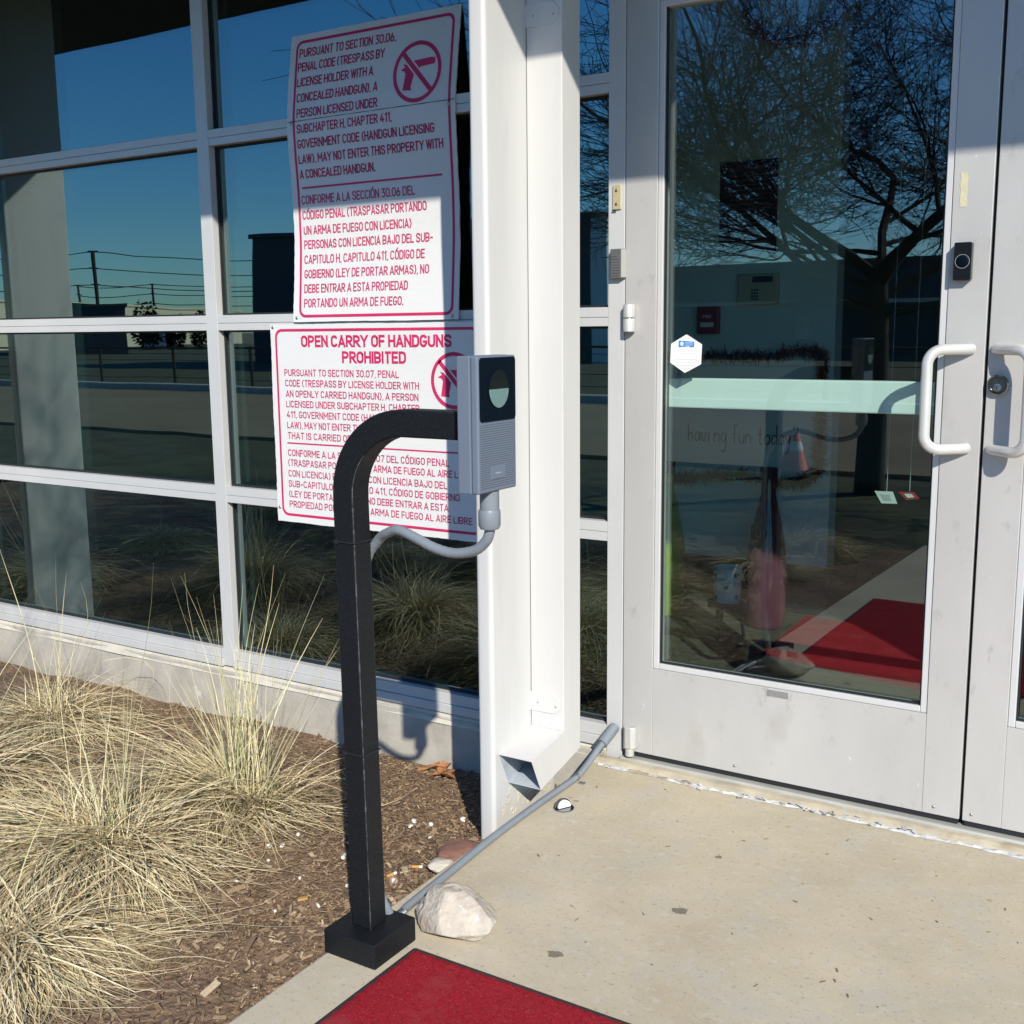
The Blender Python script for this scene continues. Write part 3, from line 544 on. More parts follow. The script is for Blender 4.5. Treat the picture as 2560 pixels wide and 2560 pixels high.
# elbow: from mitre ring to mouth ring (measured from the photo), made of sheet with thickness
top_l = Vector((dx0 - .001, dy0 - .001, zf)); top_r = Vector((dx1 + .001, dy0 - .001, zf)); bot_r = Vector((dx1 + .001, dy1, zb_)); bot_l = Vector((dx0 - .001, dy1, zb_))
m_tl = Vector((-1.517, -0.473, 0.1585)); m_tr = Vector((-1.4355, -0.462, 0.1555)); m_br = Vector((-1.4355, -0.402, 0.0480)); m_bl = Vector((-1.517, -0.412, 0.0700))
m_tl, m_tr = Vector((-1.515, -0.468, 0.151)), Vector((-1.4147, -0.468, 0.151)); m_bl, m_br = Vector((-1.515, -0.425, 0.060)), Vector((-1.4147, -0.425, 0.060))
eo = MB().add([top_l, top_r, bot_r, bot_l, m_tl, m_tr, m_br, m_bl], [(0, 1, 5, 4), (1, 2, 6, 5), (2, 3, 7, 6), (3, 0, 4, 7)]).build("outlet_elbow", DSPOUT, DS)
so = eo.modifiers.new("sheet", 'SOLIDIFY'); so.thickness = 0.0022; so.offset = -1; eo.data.materials.append(INNERDUCT); so.material_offset = 1
for (zc, nm) in ((0.249, 0), (1.972, 1)):
    tz0, tz1 = zc - 0.0262, zc + 0.0262
    prof = [(dx0 - .012, tz0), (dx1 - 0.035, tz0)] + [(dx1 - 0.035 + 0.026 * math.sin(R(a)), zc - 0.0262 * math.cos(R(a))) for a in range(15, 180, 15)] + [(dx1 - 0.035, tz1), (dx0 - .012, tz1)]
    st = MB().prism(prof, lambda a, b, d: (a, d, b), dy0 - 0.0004, dy0 - 0.0028).build("strap", DSPOUT, DS, bevel=0.0006)
    for sx in (dx0 + .022, dx1 - .022): MB().lathe([(0, -.002), (.0022, -.0016), (.003, 0)], (sx, dy0 - .0028, zc - (sx - dx0) * .06), (0, 1, 0), 10).build("rivet", SCREW, st, smooth=True)
MB().box(-1.5145, -1.5125, dy0 + .001, dy1, 0.2, 2.7).build("sealant_joint", GASKET, DS)

# ------------------------------------------------------------------ signs
ZK = [1.2, 1.256, 1.40, 1.5, 1.62, 1.70, 1.76, 1.878, 2.0, 2.14, 2.3]; YK = [-.012, -.012, 0, .007, .006, .003, -.002, -.007, .010, .031, .06]
def bend(z):
    zz = np.array([z - .03, z, z + .03]); return float(np.interp(zz, ZK, YK).mean())
wob = lambda t: 0.0012 * math.sin(t * 9) + 0.0005 * math.sin(t * 37 + 1) + 0.0007 * math.sin(t * t * 117)
S1 = thing("warning_sign", (-2.26, 0.0, 1.69), "tall bowed white sign with red border about concealed handguns, the upper of the two signs", "sign", "handgun notice signs in the window")
x0s, x1s, z0s, z1s = -2.5874, -1.9389, 1.2555, 2.1415
def sheet_fn(off):
    def fn(u, v):
        z = z0s + (z1s - z0s) * v; x = x0s + (x1s - x0s) * u
        x += wob(z + u * 3) * (1 if u < .01 or u > .99 else 0); z += 0.4 * wob(x * 1.7) * (1 if v < .01 or v > .99 else 0)
        return (x, bend(z) + off, z)
    return fn
s = MB().grid(sheet_fn(0.0), 24, 70); n1 = len(s.v); s2_ = MB().grid(sheet_fn(0.004), 24, 70); s.add(s2_.v, s2_.f)
nu, nv = 24, 70; idx = lambda i, j: j * (nu + 1) + i
edge = [idx(i, 0) for i in range(nu)] + [idx(nu, j) for j in range(nv)] + [idx(i, nv) for i in range(nu, 0, -1)] + [idx(0, j) for j in range(nv, 0, -1)]
for k in range(len(edge)): a, b = edge[k], edge[(k + 1) % len(edge)]; s.f.append((a, b, b + n1, a + n1))
s.build("sign_sheet", SIGNW, S1, smooth='auto')
f1 = lambda d: (lambda x, z: (x, bend(z) - d, z))
def border(mb, x0, x1, z0, z1, r, w, fn, step=0.02):
    o = rrect(x0, x1, z0, z1, r); i = rrect(x0 + w, x1 - w, z0 + w, z1 - w, r - w * .8); n = len(o)
    for k in range(n):
        k2 = (k + 1) % n; m_ = max(1, int(math.dist(o[k], o[k2]) / step))
        for q in range(m_):
            L = lambda A, B, t: (A[0] + (B[0] - A[0]) * t, A[1] + (B[1] - A[1]) * t)
            a, b = L(o[k], o[k2], q / m_), L(o[k], o[k2], (q + 1) / m_); c, d = L(i[k], i[k2], (q + 1) / m_), L(i[k], i[k2], q / m_)
            mb.add([fn(*a), fn(*b), fn(*c), fn(*d)], [(0, 1, 2, 3)])
def ringseg(mb, cx, cz, r0, r1, fn, n=48):
    for k in range(n):
        a, b = 2 * math.pi * k / n, 2 * math.pi * (k + 1) / n
        mb.add([fn(cx + r * math.cos(t), cz + r * math.sin(t)) for r, t in ((r0, a), (r1, a), (r1, b), (r0, b))], [(0, 1, 2, 3)])
GUN = [(-.62, -.60), (-.22, -.64), (-.25, -.50), (-.17, -.22), (-.12, .0), (.0, -.04), (.10, .02), (.12, .14), (.16, .16), (.76, .19), (.80, .25), (.78, .44), (.70, .40), (.66, .44), (-.28, .40), (-.34, .34), (-.44, .40), (-.50, .30), (-.66, .34), (-.56, .22), (-.76, .12), (-.60, .08), (-.52, -.02), (-.56, -.24)]
def gun_emblem(par, cx, cz, r, f0):
    from mathutils.geometry import tessellate_polygon
    s = MB(); gp = [(cx + a * r * .92, cz + b * r * .92) for a, b in GUN]
    s.add([f0(0.0009)(a, b) for a, b in gp], [tuple(t) for t in tessellate_polygon([[Vector((a, b, 0)) for a, b in gp]])])
    em = s.build("handgun_emblem", REDINK, par)
    def bar(w, d, e=0.0):
        q = MB(); a = R(-47); ux, uz = math.cos(a), math.sin(a)
        for k in range(8):
            t0, t1 = -r * .93 + 2 * r * .93 * k / 8, -r * .93 + 2 * r * .93 * (k + 1) / 8
            q.add([f0(d)(cx + ux * t - uz * w * g_, cz + uz * t + ux * w * g_) for t, g_ in ((t0, -1), (t1, -1), (t1, 1), (t0, 1))], [(0, 1, 2, 3)])
        return q
    bar(r * .135, 0.0012).build("white_gap", SIGNW, em)
    q = bar(r * .082, 0.0015); ringseg(q, cx, cz, r * .865, r, f0(0.0015)); q.build("prohibition_ring", REDINK, em)
s = MB(); border(s, -2.5635, -1.9545, 1.2690, 2.1225, 0.026, 0.0088, f1(0.0008))
for k in range(20):
    a, b = -2.5423 + .5472 * k / 20, -2.5423 + .5472 * (k + 1) / 20
    s.add([f1(0.0008)(a, 1.6705), f1(0.0008)(b, 1.6705), f1(0.0008)(b, 1.6765), f1(0.0008)(a, 1.6765)], [(0, 1, 2, 3)])
s.build("red_border", REDINK, S1)
gun_emblem(S1, -2.0795, 1.9705, 0.0880, f1)
T1 = [('PURSUANT TO SECTION 30.06,', -2.5487, -2.1648, 2.0700), ('PENAL CODE (TRESPASS BY', -2.552, -2.2049, 2.0272), ('LICENSE HOLDER WITH A', -2.5518, -2.2446, 1.9810), ('CONCEALED HANDGUN), A', -2.5497, -2.2246, 1.9330), ('PERSON LICENSED UNDER', -2.5475, -2.2224, 1.8860), ('SUBCHAPTER H, CHAPTER 411,', -2.5478, -2.1687, 1.8388), ('GOVERNMENT CODE (HANDGUN LICENSING', -2.5484, -2.0136, 1.7932), ('LAW), MAY NOT ENTER THIS PROPERTY WITH', -2.5480, -1.9849, 1.7473), ('A CONCEALED HANDGUN.', -2.5484, -2.2417, 1.7018)]
T1B = [('CONFORME A LA SECCIÓN 30.06 DEL', -2.5482, -2.0965, 1.6233), ('CÓDIGO PENAL (TRASPASAR PORTANDO', -2.5475, -2.055, 1.5765), ('UN ARMA DE FUEGO CON LICENCIA)', -2.5453, -2.1128, 1.5292), ('PERSONAS CON LICENCIA BAJO DEL SUB-', -2.5447, -2.0347, 1.4848), ('CAPITULO H, CAPITULO 411, CÓDIGO DE', -2.5442, -2.0636, 1.4380), ('GOBIERNO (LEY DE PORTAR ARMAS), NO', -2.5435, -2.0468, 1.3924), ('DEBE ENTRAR A ESTA PROPIEDAD', -2.5430, -2.1246, 1.3466), ('PORTANDO UN ARMA DE FUEGO.', -2.5430, -2.1405, 1.3008)]
s = MB()
for t, a, b, z in T1: put_text(s, t, a, b, z, 0.0275, f1, .162)
s.build("english_lettering", REDTXT, S1, fix=False)
s = MB()
for t, a, b, z in T1B: put_text(s, t, a, b, z, 0.0275, f1, .152)
s.build("spanish_lettering", SUNTXT, S1, fix=False)
s = MB()
for k in range(30):
    a, b = x0s + (x1s - x0s) * k / 30, x0s + (x1s - x0s) * (k + 1) / 30; w = 0.0007 + 0.0007 * abs(math.sin(k * 2.3))
    s.add([f1(0.0018)(a, 1.8772 - w), f1(0.0018)(b, 1.8775 - w), f1(0.0018)(b, 1.8775 + w * .4), f1(0.0018)(a, 1.8772 + w * .4)], [(0, 1, 2, 3)])
s.build("crease_line", MATEDGE, S1)
for x, z in ((-2.571, 1.872), (-1.961, 1.866), (-2.574, 1.268), (-1.957, 1.266)):
    MB().lathe([(0, -.003), (.0035, -.0026), (.0055, -.0008), (.0055, 0)], (x, bend(z) - .0004, z), (0, 1, 0), 14).build("screw", SCREW, S1, smooth=True)
S2 = thing("warning_sign", (-2.26, -0.02, 0.92), "wide white sign headed open carry of handguns prohibited, the lower of the two signs", "sign", "handgun notice signs in the window")
Y2 = -0.019
def s2edge():
    P_ = []
    for k in range(60): t = k / 60; P_.append((-2.6865 + .85 * t, 0.5955 + 0.0007 * math.sin(k * .31) + .0005 * math.sin(k * k * .7)))
    for k in range(60): t = k / 60; P_.append((-1.8365 + .0006 * math.sin(k * k * .9), 0.5955 + .653 * t))
    for k in range(60): t = k / 60; P_.append((-1.8365 - .85 * t, 1.2485 + .0006 * math.sin(k * .23) + .0004 * math.sin(k * k * .5)))
    for k in range(60): t = k / 60; P_.append((-2.6865 + .0012 * math.sin(k * .19) + .0007 * math.sin(k * k * .8), 1.2485 - .653 * t))
    return P_
MB().prism(s2edge(), lambda a, b, d: (a, d, b), Y2, Y2 + 0.005).build("sign_sheet", SIGNW, S2)
f2 = lambda d: (lambda x, z: (x, Y2 - d, z))
s = MB(); border(s, -2.6655, -1.8575, 0.6165, 1.2335, 0.028, 0.0085, f2(0.0008)); s.box(-2.6302, -1.8925, Y2 - .0009, Y2 - .0004, 0.8588, 0.8634); s.build("red_border", REDINK, S2)
gun_emblem(S2, -1.9497, 1.0762, 0.0845, f2)
s = MB(); put_text(s, 'OPEN CARRY OF HANDGUNS', -2.5522, -1.9558, 1.1749, 0.0375, f2, .205); put_text(s, 'PROHIBITED', -2.3812, -2.1268, 1.1248, 0.0375, f2, .205)
s.build("title_lettering", REDINK, S2, fix=False)
T2 = [('PURSUANT TO SECTION 30.07, PENAL', -2.6305, -2.156, 1.0814), ('CODE (TRESPASS BY LICENSE HOLDER WITH', -2.6290, -2.0796, 1.0472), ('AN OPENLY CARRIED HANDGUN), A PERSON', -2.6280, -2.0833, 1.0127), ('LICENSED UNDER SUBCHAPTER H, CHAPTER', -2.6280, -2.0799, 0.9790), ('411, GOVERNMENT CODE (HANDGUN LICENSING', -2.6280, -2.0361, 0.9445), ('LAW), MAY NOT ENTER THIS PROPERTY WITH A HANDGUN', -2.6275, -1.9406, 0.9100), ('THAT IS CARRIED OPENLY', -2.6275, -2.2809, 0.8750),
      ('CONFORME A LA SECCIÓN 30.07 DEL CÓDIGO PENAL', -2.6290, -1.9719, 0.8180), ('(TRASPASAR PORTANDO UN ARMA DE FUEGO AL AIRE LIBRE', -2.6300, -1.8855, 0.7848), ('CON LICENCIA) PERSONAS CON LICENCIA BAJO DEL', -2.6310, -1.9816, 0.7490), ('SUB-CAPITULO H, CAPITULO 411, CÓDIGO DE GOBIERNO', -2.6320, -1.937, 0.7145), ('(LEY DE PORTAR ARMAS), NO DEBE ENTRAR A ESTA', -2.6320, -1.9789, 0.6803), ('PROPIEDAD PORTANDO UN ARMA DE FUEGO AL AIRE LIBRE', -2.6313, -1.8908, 0.6460)]
s = MB()
for t, a, b, z in T2: put_text(s, t, a, b, z, 0.0225, f2, .152)
s.build("small_lettering", SUNTXT, S2, fix=False)
for x, z in ((-2.674, 1.239), (-2.676, 0.642), (-1.85, 1.239), (-1.85, .642)):
    MB().lathe([(0, -.003), (.0035, -.0026), (.0055, -.0008), (.0055, 0)], (x, Y2 - .0004, z), (0, 1, 0), 14).build("screw", SCREW, S2, smooth=True)

# ------------------------------------------------------------------ gooseneck post
G = thing("gooseneck_post", (-1.383, -1.151, 0.0), "black square gooseneck post with a boxy foot at the pavement edge", "post")
MB().box(-1.4455, -1.3155, -1.2175, -1.086, 0.0005, 0.0515).build("base_block", BLACKP, G, bevel=0.003)
hw = 0.0246; lean = lambda z: -1.383 - 0.011 * (z - .05) / .87
path = [Vector((lean(z), -1.151, z)) for z in (0.0518, 0.3, 0.6, 0.8, 0.915)]
cxb, czb, rb = lean(.92) + .1405, 0.9205, 0.1405
path += [Vector((cxb - rb * math.cos(R(a)), -1.151, czb + rb * math.sin(R(a)))) for a in range(6, 91, 6)]
path += [Vector((-1.2, -1.151, 1.061)), Vector((-1.1045, -1.151, 1.061))]
MB().tube(path, hw, square=True, ref=(0, 1, 0)).build("column", BLACKP, G, bevel=0.0032, smooth='auto')
# worn corner line running up the front corner
s = MB(); px = []
for p in path[:12]:
    px.append(p)
fc = []
for i, p in enumerate(px):
    t = (px[min(i + 1, len(px) - 1)] - px[max(i - 1, 0)]).normalized(); nrm = Vector((0, -1, 0)).cross(t); nrm = nrm if nrm.x > 0 else -nrm
    fc.append((p + nrm * (hw - .0006) + Vector((0, -(hw - .0006), 0)), nrm))
for i in range(len(fc) - 1):
    for q in range(14):
        t0, t1 = q / 14, (q + 1) / 14; a, na = fc[i][0].lerp(fc[i + 1][0], t0), fc[i][1]; b = fc[i][0].lerp(fc[i + 1][0], t1)
        w = 0.0004 + 0.0010 * abs(math.sin(i * 5 + q * 1.9)) * abs(math.sin(i * 2.1 + q * .7)); o_ = (na + Vector((0, -1, 0))).normalized() * .0004; sd = (na - Vector((0, -1, 0))).normalized()
        s.add([a + o_ - sd * w, b + o_ - sd * w, b + o_ + sd * w, a + o_ + sd * w], [(0, 1, 2, 3)])
s.build("worn_edge", WEAR, G, fix=False)
def tie(z):
    x = lean(z); q = hw + .0012
    s = MB()
    for (a, b) in (((x - q, -1.151 - q), (x + q, -1.151 - q)), ((x + q, -1.151 - q), (x + q, -1.151 + q)), ((x + q, -1.151 + q), (x - q, -1.151 + q)), ((x - q, -1.151 + q), (x - q, -1.151 - q))):
        s.tube([(a[0], a[1], z), (b[0], b[1], z)], 0.0017, 6)
    s.box(x - q + .004, x - q + .012, -1.151 - q - .003, -1.151 - q + .001, z - .0035, z + .0035)
    return tag(s.build("cable_tie", GASKET), None, "cable tie", "black cable ties round the gooseneck post")
tie(0.832)["label"] = "upper black cable tie round the gooseneck post, holding the flexible conduit"
tie(0.413)["label"] = "lower black cable tie at mid height of the gooseneck post"

# intercom box
I = thing("intercom_box", (-1.082, -1.149, 1.067), "blue grey intercom call box on the end of the black gooseneck arm", "intercom")
MB().box(-1.1040, -1.0772, -1.2092, -1.0888, 0.9490, 1.1825).build("back_housing", BOXGREY, I, bevel=0.0022)
MB().box(-1.0764, -1.0615, -1.2088, -1.0892, 0.9494, 1.1821).build("front_housing", BOXGREY, I, bevel=0.0035, seg=3)
yc, zc = -1.149, 0
MB().prism(rrect(-1.2045, -1.0930, 1.0715, 1.1795, 0.007), lambda a, b, d: (d, a, b), -1.0612, -1.0592).build("bezel", BEZEL, I, bevel=0.0012)
ov = [(-1.149 + .0300 * math.cos(R(a)), 1.1265 + .0322 * math.sin(R(a))) for a in range(0, 360, 8)]
MB().prism([(-1.149 + .0325 * math.cos(R(a)), 1.1265 + .0345 * math.sin(R(a))) for a in range(0, 360, 8)], lambda a, b, d: (d, a, b), -1.0594, -1.0580).build("lens_ring", BEZEL, I, bevel=0.0006)
up = [(-1.149 + .0300 * math.cos(R(a)), 1.1265 + .0322 * math.sin(R(a))) for a in range(4, 181, 8)]; up = [(-1.149 + .0300, 1.1268)] + up + [(-1.149 - .0300, 1.1268)]
lw_ = [(-1.149 - .0300, 1.1258)] + [(-1.149 + .0300 * math.cos(R(a)), 1.1258 + .0322 * math.sin(R(a))) for a in range(188, 356, 8)] + [(-1.149 + .0300, 1.1258)]
MB().prism(up, lambda a, b, d: (d, a, b), -1.0582, -1.0572).build("camera_lens", LENSTOP, I)
MB().prism(lw_, lambda a, b, d: (d, a, b), -1.0582, -1.0570).build("call_lens", LENSBOT, I, bevel=0.0005)
MB().lathe([(0, .001), (.0022, .0008), (.0026, 0)], (-1.0592, -1.149, 1.0835), (1, 0, 0), 12).build("sensor_hole", LENSTOP, I)
s = MB()
for j in range(29):
    z = 0.9575 + j * 0.00385
    for k in range(40):
        y = -1.2028 + k * 0.00277
        if 0.9700 < z < 0.9935 and -1.1735 < y < -1.1265: continue
        s.box(-1.0616, -1.0612, y, y + .0019, z, z + .0013)
s.build("speaker_grille", GRILLEDARK, I, fix=False)
MB().box(-1.0616, -1.0604, -1.1715, -1.1285, 0.9715, 0.9920).build("name_tab", BOXGREY, I, bevel=0.0006)
MB().box(-1.0605, -1.0600, -1.1590, -1.1410, 0.9808, 0.9820).build("tab_mark", GREYINK, I)
# conduit fitting and flexible conduit
FC = thing("flexible_conduit", (-1.2, -1.14, 0.85), "grey flexible conduit looping from under the intercom box to the gooseneck post", "conduit")
MB().lathe([(0, 0), (.0172, 0), (.0172, .034), (0, .034)], (-1.079, -1.151, 0.9145), (0, 0, 1), 28).build("upper_fitting", CONDUIT, FC, smooth='auto')
MB().lathe([(0, 0), (.0165, 0), (.0196, .006), (.0196, .031), (.0185, .034), (0, .034)], (-1.0795, -1.151, 0.8815), (0, 0, 1), 28).build("compression_nut", CONDUIT, FC, smooth='auto')
hp = smoothpath([(-1.0790, -1.151, .887), (-1.0800, -1.151, .874), (-1.0890, -1.150, .8570), (-1.1140, -1.149, .8385), (-1.1600, -1.146, .8288), (-1.2070, -1.143, .8340), (-1.2560, -1.139, .8490), (-1.2960, -1.134, .8575), (-1.3280, -1.126, .8480), (-1.3560, -1.117, .832), (-1.3900, -1.1135, .79), (-1.4100, -1.1140, .70), (-1.4080, -1.1140, .45), (-1.4020, -1.1140, .22), (-1.388, -1.112, .11), (-1.374, -1.100, .052), (-1.369, -1.080, .022), (-1.376, -1.062, .0125)], 10)
rr = [0.0093 + (0.0004 if (i % 3 == 0) else 0) for i in range(len(hp))]
MB().tube(hp, rr, 14).build("hose", CONDUIT, FC, smooth=True)
RC = thing("rigid_conduit", (-1.42, -0.6, 0.01), "long grey pipe lying along the pavement edge from the post to the door frame", "conduit")
cp = smoothpath([(-1.376, -1.062, .0125), (-1.395, -1.030, .0105), (-1.4035, -.9900, .0103), (-1.4160, -.8093, .0103), (-1.4290, -.6331, .0103), (-1.4340, -.4841, .0103), (-1.4350, -.3526, .0105), (-1.4345, -.2499, .0115), (-1.4320, -.2000, .015), (-1.4330, -.14, .030), (-1.4325, -.085, .051), (-1.4240, -.030, .081)], 6)
MB().tube(cp, 0.0092, 16).build("pipe", CONDUIT, RC, smooth=True)
e0 = Vector(cp[-9]); e1 = Vector((-1.4200, -.004, .0955)); MB().tube([(-1.4305, -.062, .0635), (-1.4215, -.010, .0925), (-1.4203, -.002, .0965)], [.0162, .0162, .0150], 20).build("coupling", CONDUIT, RC, smooth='auto')
for (c, nm) in ((Vector((-1.4322, -.2070, .0145)), 0), (Vector((-1.393, -1.034, .0108)), 1)):
    s = MB(); pts = [c + Vector((0.0105 * math.cos(R(a)), 0, 0.0105 * math.sin(R(a)))) for a in range(-20, 201, 20)]
    s.tube([p + Vector((0, -.004, 0)) for p in pts], .0016, 6).tube([p + Vector((0, 0, 0)) for p in pts], .0016, 6).tube([p + Vector((0, .004, 0)) for p in pts], .0016, 6)
    s.box(c.x + .009, c.x + .026, c.y - .006, c.y + .006, .0008, .0026); s.build("pipe_clamp", SCREW, RC, smooth='auto')

# ------------------------------------------------------------------ things on the pavement
M_ = thing("door_mat", (-1.0, -1.6, 0.0), "red carpet doormat with black rubber edge on the pavement", "doormat")
mx0, my1 = -1.2975, -1.1155
MB().prism(rrect(mx0, mx0 + 1.75, my1 - 1.15, my1, 0.006, 3), lambda a, b, d: (a, b, d), 0.0005, 0.0055).build("rubber_edge", MATEDGE, M_, bevel=0.0015)
def pile(u, v):
    x = mx0 + .009 + (1.75 - .018) * u; y = my1 - 1.141 + 1.132 * v
    e = 1 if (0 < u < 1 and 0 < v < 1) else 0
    return (x + (0 if e else .002 * math.sin(y * 190 + x * 170)), y + (0 if e else .0015 * math.sin(x * 210)), 0.0058 + 0.0035 * e + 0.0008 * math.sin(x * 40) * math.sin(y * 33) * e)
MB().grid(pile, 220, 150).build("carpet", MATRED, M_, smooth=True)
def rock(name, c, rad, seed, m, axes=(1, 1, 1), notch=None, sub=5, amp=.22, face=.75):
    bm = bmesh.new(); bmesh.ops.create_icosphere(bm, subdivisions=sub, radius=1.0)
    from mathutils import noise
    for v in bm.verts:
        p = v.co.copy(); n = noise.noise(p * 1.1 + Vector((seed, 0, 0))) * amp * 1.6 + noise.noise(p * 2.6 + Vector((0, seed, 0))) * amp * .6 + noise.noise(p * 7 + Vector((0, 0, seed))) * amp * .16
        # facets
        q = p * (1 + n)
        for k in range(11):
            h = Vector((math.sin(seed + k * 2.4), math.cos(seed * 1.3 + k * 1.7), math.sin(seed * .7 + k * 3.1) * .8)).normalized(); d_ = q.dot(h) - 0.80
            if d_ > 0: q -= h * d_ * face
        if notch:
            d_ = (q.normalized() - Vector(notch).normalized()).length
            q *= 1 - .30 * math.exp(-(d_ / .36) ** 2)
        v.co = Vector((q.x * axes[0], q.y * axes[1], q.z * axes[2])) * rad + Vector(c)
        if v.co.z < c[2] - rad * axes[2] * .62: v.co.z = c[2] - rad * axes[2] * .62
    mb = MB(); bm.verts.index_update(); mb.add([v.co[:] for v in bm.verts], [tuple(v.index for v in f.verts) for f in bm.faces]); bm.free()
    return mb.build(name, m, smooth=True)
ro = rock("limestone_rock", (-1.2765, -1.000, 0.034), 0.089, 2.2, ROCKM, (1.04, 0.82, 0.66), notch=(0.30, .45, 1.0), amp=.17, face=.97)
tag(ro, "pale lumpy limestone rock on the pavement next to the doormat corner", "rock")
tag(rock("flat_stone", (-1.540, -0.622, -0.058), 0.060, 5.1, REDSTONE, (0.9, 1.25, 0.30)), "flat reddish stone half sunk in the mulch beside the pillar foot", "stone")
tag(rock("tan_stone", (-1.501, -0.741, -0.034), 0.030, 3.1, LEDGE, (1.2, 1.0, 0.5)), "flat tan stone at the pavement edge behind the grey pipe", "stone")
St = thing("door_stop", (-1.3765, -0.374, 0.0), "silver dome floor stop with white rubber face on the pavement", "door stop")
def half_dome(u, v):
    a = R(62 + 180 * u); e = R(90 * v); return (-1.3785 + .0225 * math.cos(a) * math.cos(e), -0.373 + .0225 * math.sin(a) * math.cos(e), .003 + .023 * math.sin(e))
MB().grid(half_dome, 20, 10).build("dome", mat("satin_steel", (.42, .41, .39), .38, .85), St, smooth=True)
MB().lathe([(0, .0005), (.0235, .0005), (.0265, .001), (.0265, .003), (0, .003)], (-1.3765, -0.374, 0), (0, 0, 1), 28).build("base_ring", STEELDK, St, smooth='auto')
tdx, tdy = math.cos(R(62)), math.sin(R(62))
MB().prism([(.0185 * math.cos(R(a)), .004 + .0195 * math.sin(R(a))) for a in range(0, 181, 12)], lambda a, b, d: (-1.3785 + a * tdx + d * tdy, -0.373 + a * tdy - d * tdx, b), 0.0, 0.008).build("rubber_face", PAPERW, St, bevel=0.001)
# pebbles, cigarette ends, scraps, leaves
def on_mulch(x, y, h=0.004): return (x, y, mulch_z(x, y) + h)
PB = [(-1.783, -0.405, 0.008), (-1.832, -0.419, 0.009), (-1.81, -0.461, 0.007), (-1.744, -0.308, 0.01), (-1.584, -0.823, 0.009), (-1.972, -0.731, 0.006), (-1.98, -0.828, 0.008), (-1.955, -0.806, 0.008), (-1.927, -0.886, 0.006), (-1.898, -1.022, 0.006), (-1.785, -0.926, 0.005), (-1.647, -1.02, 0.009), (-1.728, -1.069, 0.006), (-1.988, -0.98, 0.006), (-1.7, -0.52, 0.005), (-1.88, -0.6, 0.005), (-1.66, -0.9, 0.005), (-1.83, -0.7, 0.004)]
peb = rock("white_pebble", on_mulch(*PB[0][:2]), PB[0][2], 9.0, PEBBLE, (1.2, .9, .7), sub=3)
tag(peb, "small white pebble lying loose on the brown mulch", "pebble", "white pebbles scattered on the mulch")
for i, (x, y, r_) in enumerate(PB[1:]):
    c = peb.copy(); COL.objects.link(c); c.location = Vector(on_mulch(x, y)) - Vector(on_mulch(*PB[0][:2])) * 1.0
    k = r_ / PB[0][2]
    me = peb.data.copy(); c.data = me; c0 = Vector(on_mulch(*PB[0][:2])); Rz = Matrix.Rotation(i * 1.3, 3, 'Z')
    for v in me.vertices: v.co = c0 + Rz @ (v.co - c0) * k
def butt(x, y, a, label, L=0.026, filt=0.7):
    d = Vector((math.cos(a), math.sin(a), 0.08)); c = Vector(on_mulch(x, y, 0.008)); T_ = thing("cigarette_end", c, label, "cigarette end")
    MB().tube([c - d * L / 2, c - d * L / 2 + d * L * filt], .0038, 10).build("filter", FILTER, T_, smooth='auto')
    MB().tube([c - d * L / 2 + d * (L * filt + .0002), c + d * L / 2], .0037, 10).build("paper_tube", PAPERW, T_, smooth='auto')
butt(-1.573, -0.743, 0.35, "orange cigarette end with white tip lying along the pavement edge"); butt(-1.604, -0.804, 1.2, "orange cigarette end pointing at the wall right beside the black post")
tag(MB().tube([on_mulch(-1.783, -0.765, .009), on_mulch(-1.768, -0.790, .012)], .0045, 8).build("paper_scrap", PAPERW, smooth='auto'), "crumpled white paper scrap in the post's shadow on the mulch", "litter")
tag(MB().obox(on_mulch(-1.701, -1.005, .010), (Vector((.8, .5, .2)).normalized(), Vector((-.5, .8, 0)).normalized(), Vector((0, -.1, 1)).normalized()), (.012, .006, .003)).build("wood_block", mat("orange_wood", (.46, .27, .09), .8, var=.2, vscale=90), bevel=.001), "small orange wood block on the mulch left of the post", "wood")
def leaf(x, y, s_, a, label):
    pts = []
    for k in range(40):
        t = 2 * math.pi * k / 40; r_ = (0.55 + 0.45 * abs(math.cos(t)) ** .5) * (1 + .28 * math.cos(7 * t)); pts.append((s_ * r_ * math.cos(t), s_ * .55 * r_ * math.sin(t)))
    c = on_mulch(x, y, .012); ca, sa = math.cos(a), math.sin(a)
    mb = MB(); top = [(c[0] + p * ca - q * sa, c[1] + p * sa + q * ca, c[2] + .35 * abs(q) + .25 * s_ * math.sin(p / s_ * 2.0)) for p, q in pts]
    n = len(top); mb.add(top + [(u, v, w - .0008) for u, v, w in top] + [(c[0], c[1], c[2]), (c[0], c[1], c[2] - .0008)], [(k, (k + 1) % n, 2 * n) for k in range(n)] + [(n + (k + 1) % n, n + k, 2 * n + 1) for k in range(n)])
    tag(mb.build("oak_leaf", LEAFM, fix=False), label, "leaf", "dry oak leaves by the wall")
leaf(-2.045, -0.055, .040, .4, "orange oak leaf leaning on the base wall, the leftmost of the leaves"); leaf(-1.975, -0.085, .048, -.3, "red brown lobed oak leaf beside the pillar's shadow"); leaf(-2.005, -.04, .034, 1.6, "tan oak leaf stuck between the orange leaf and the wall")
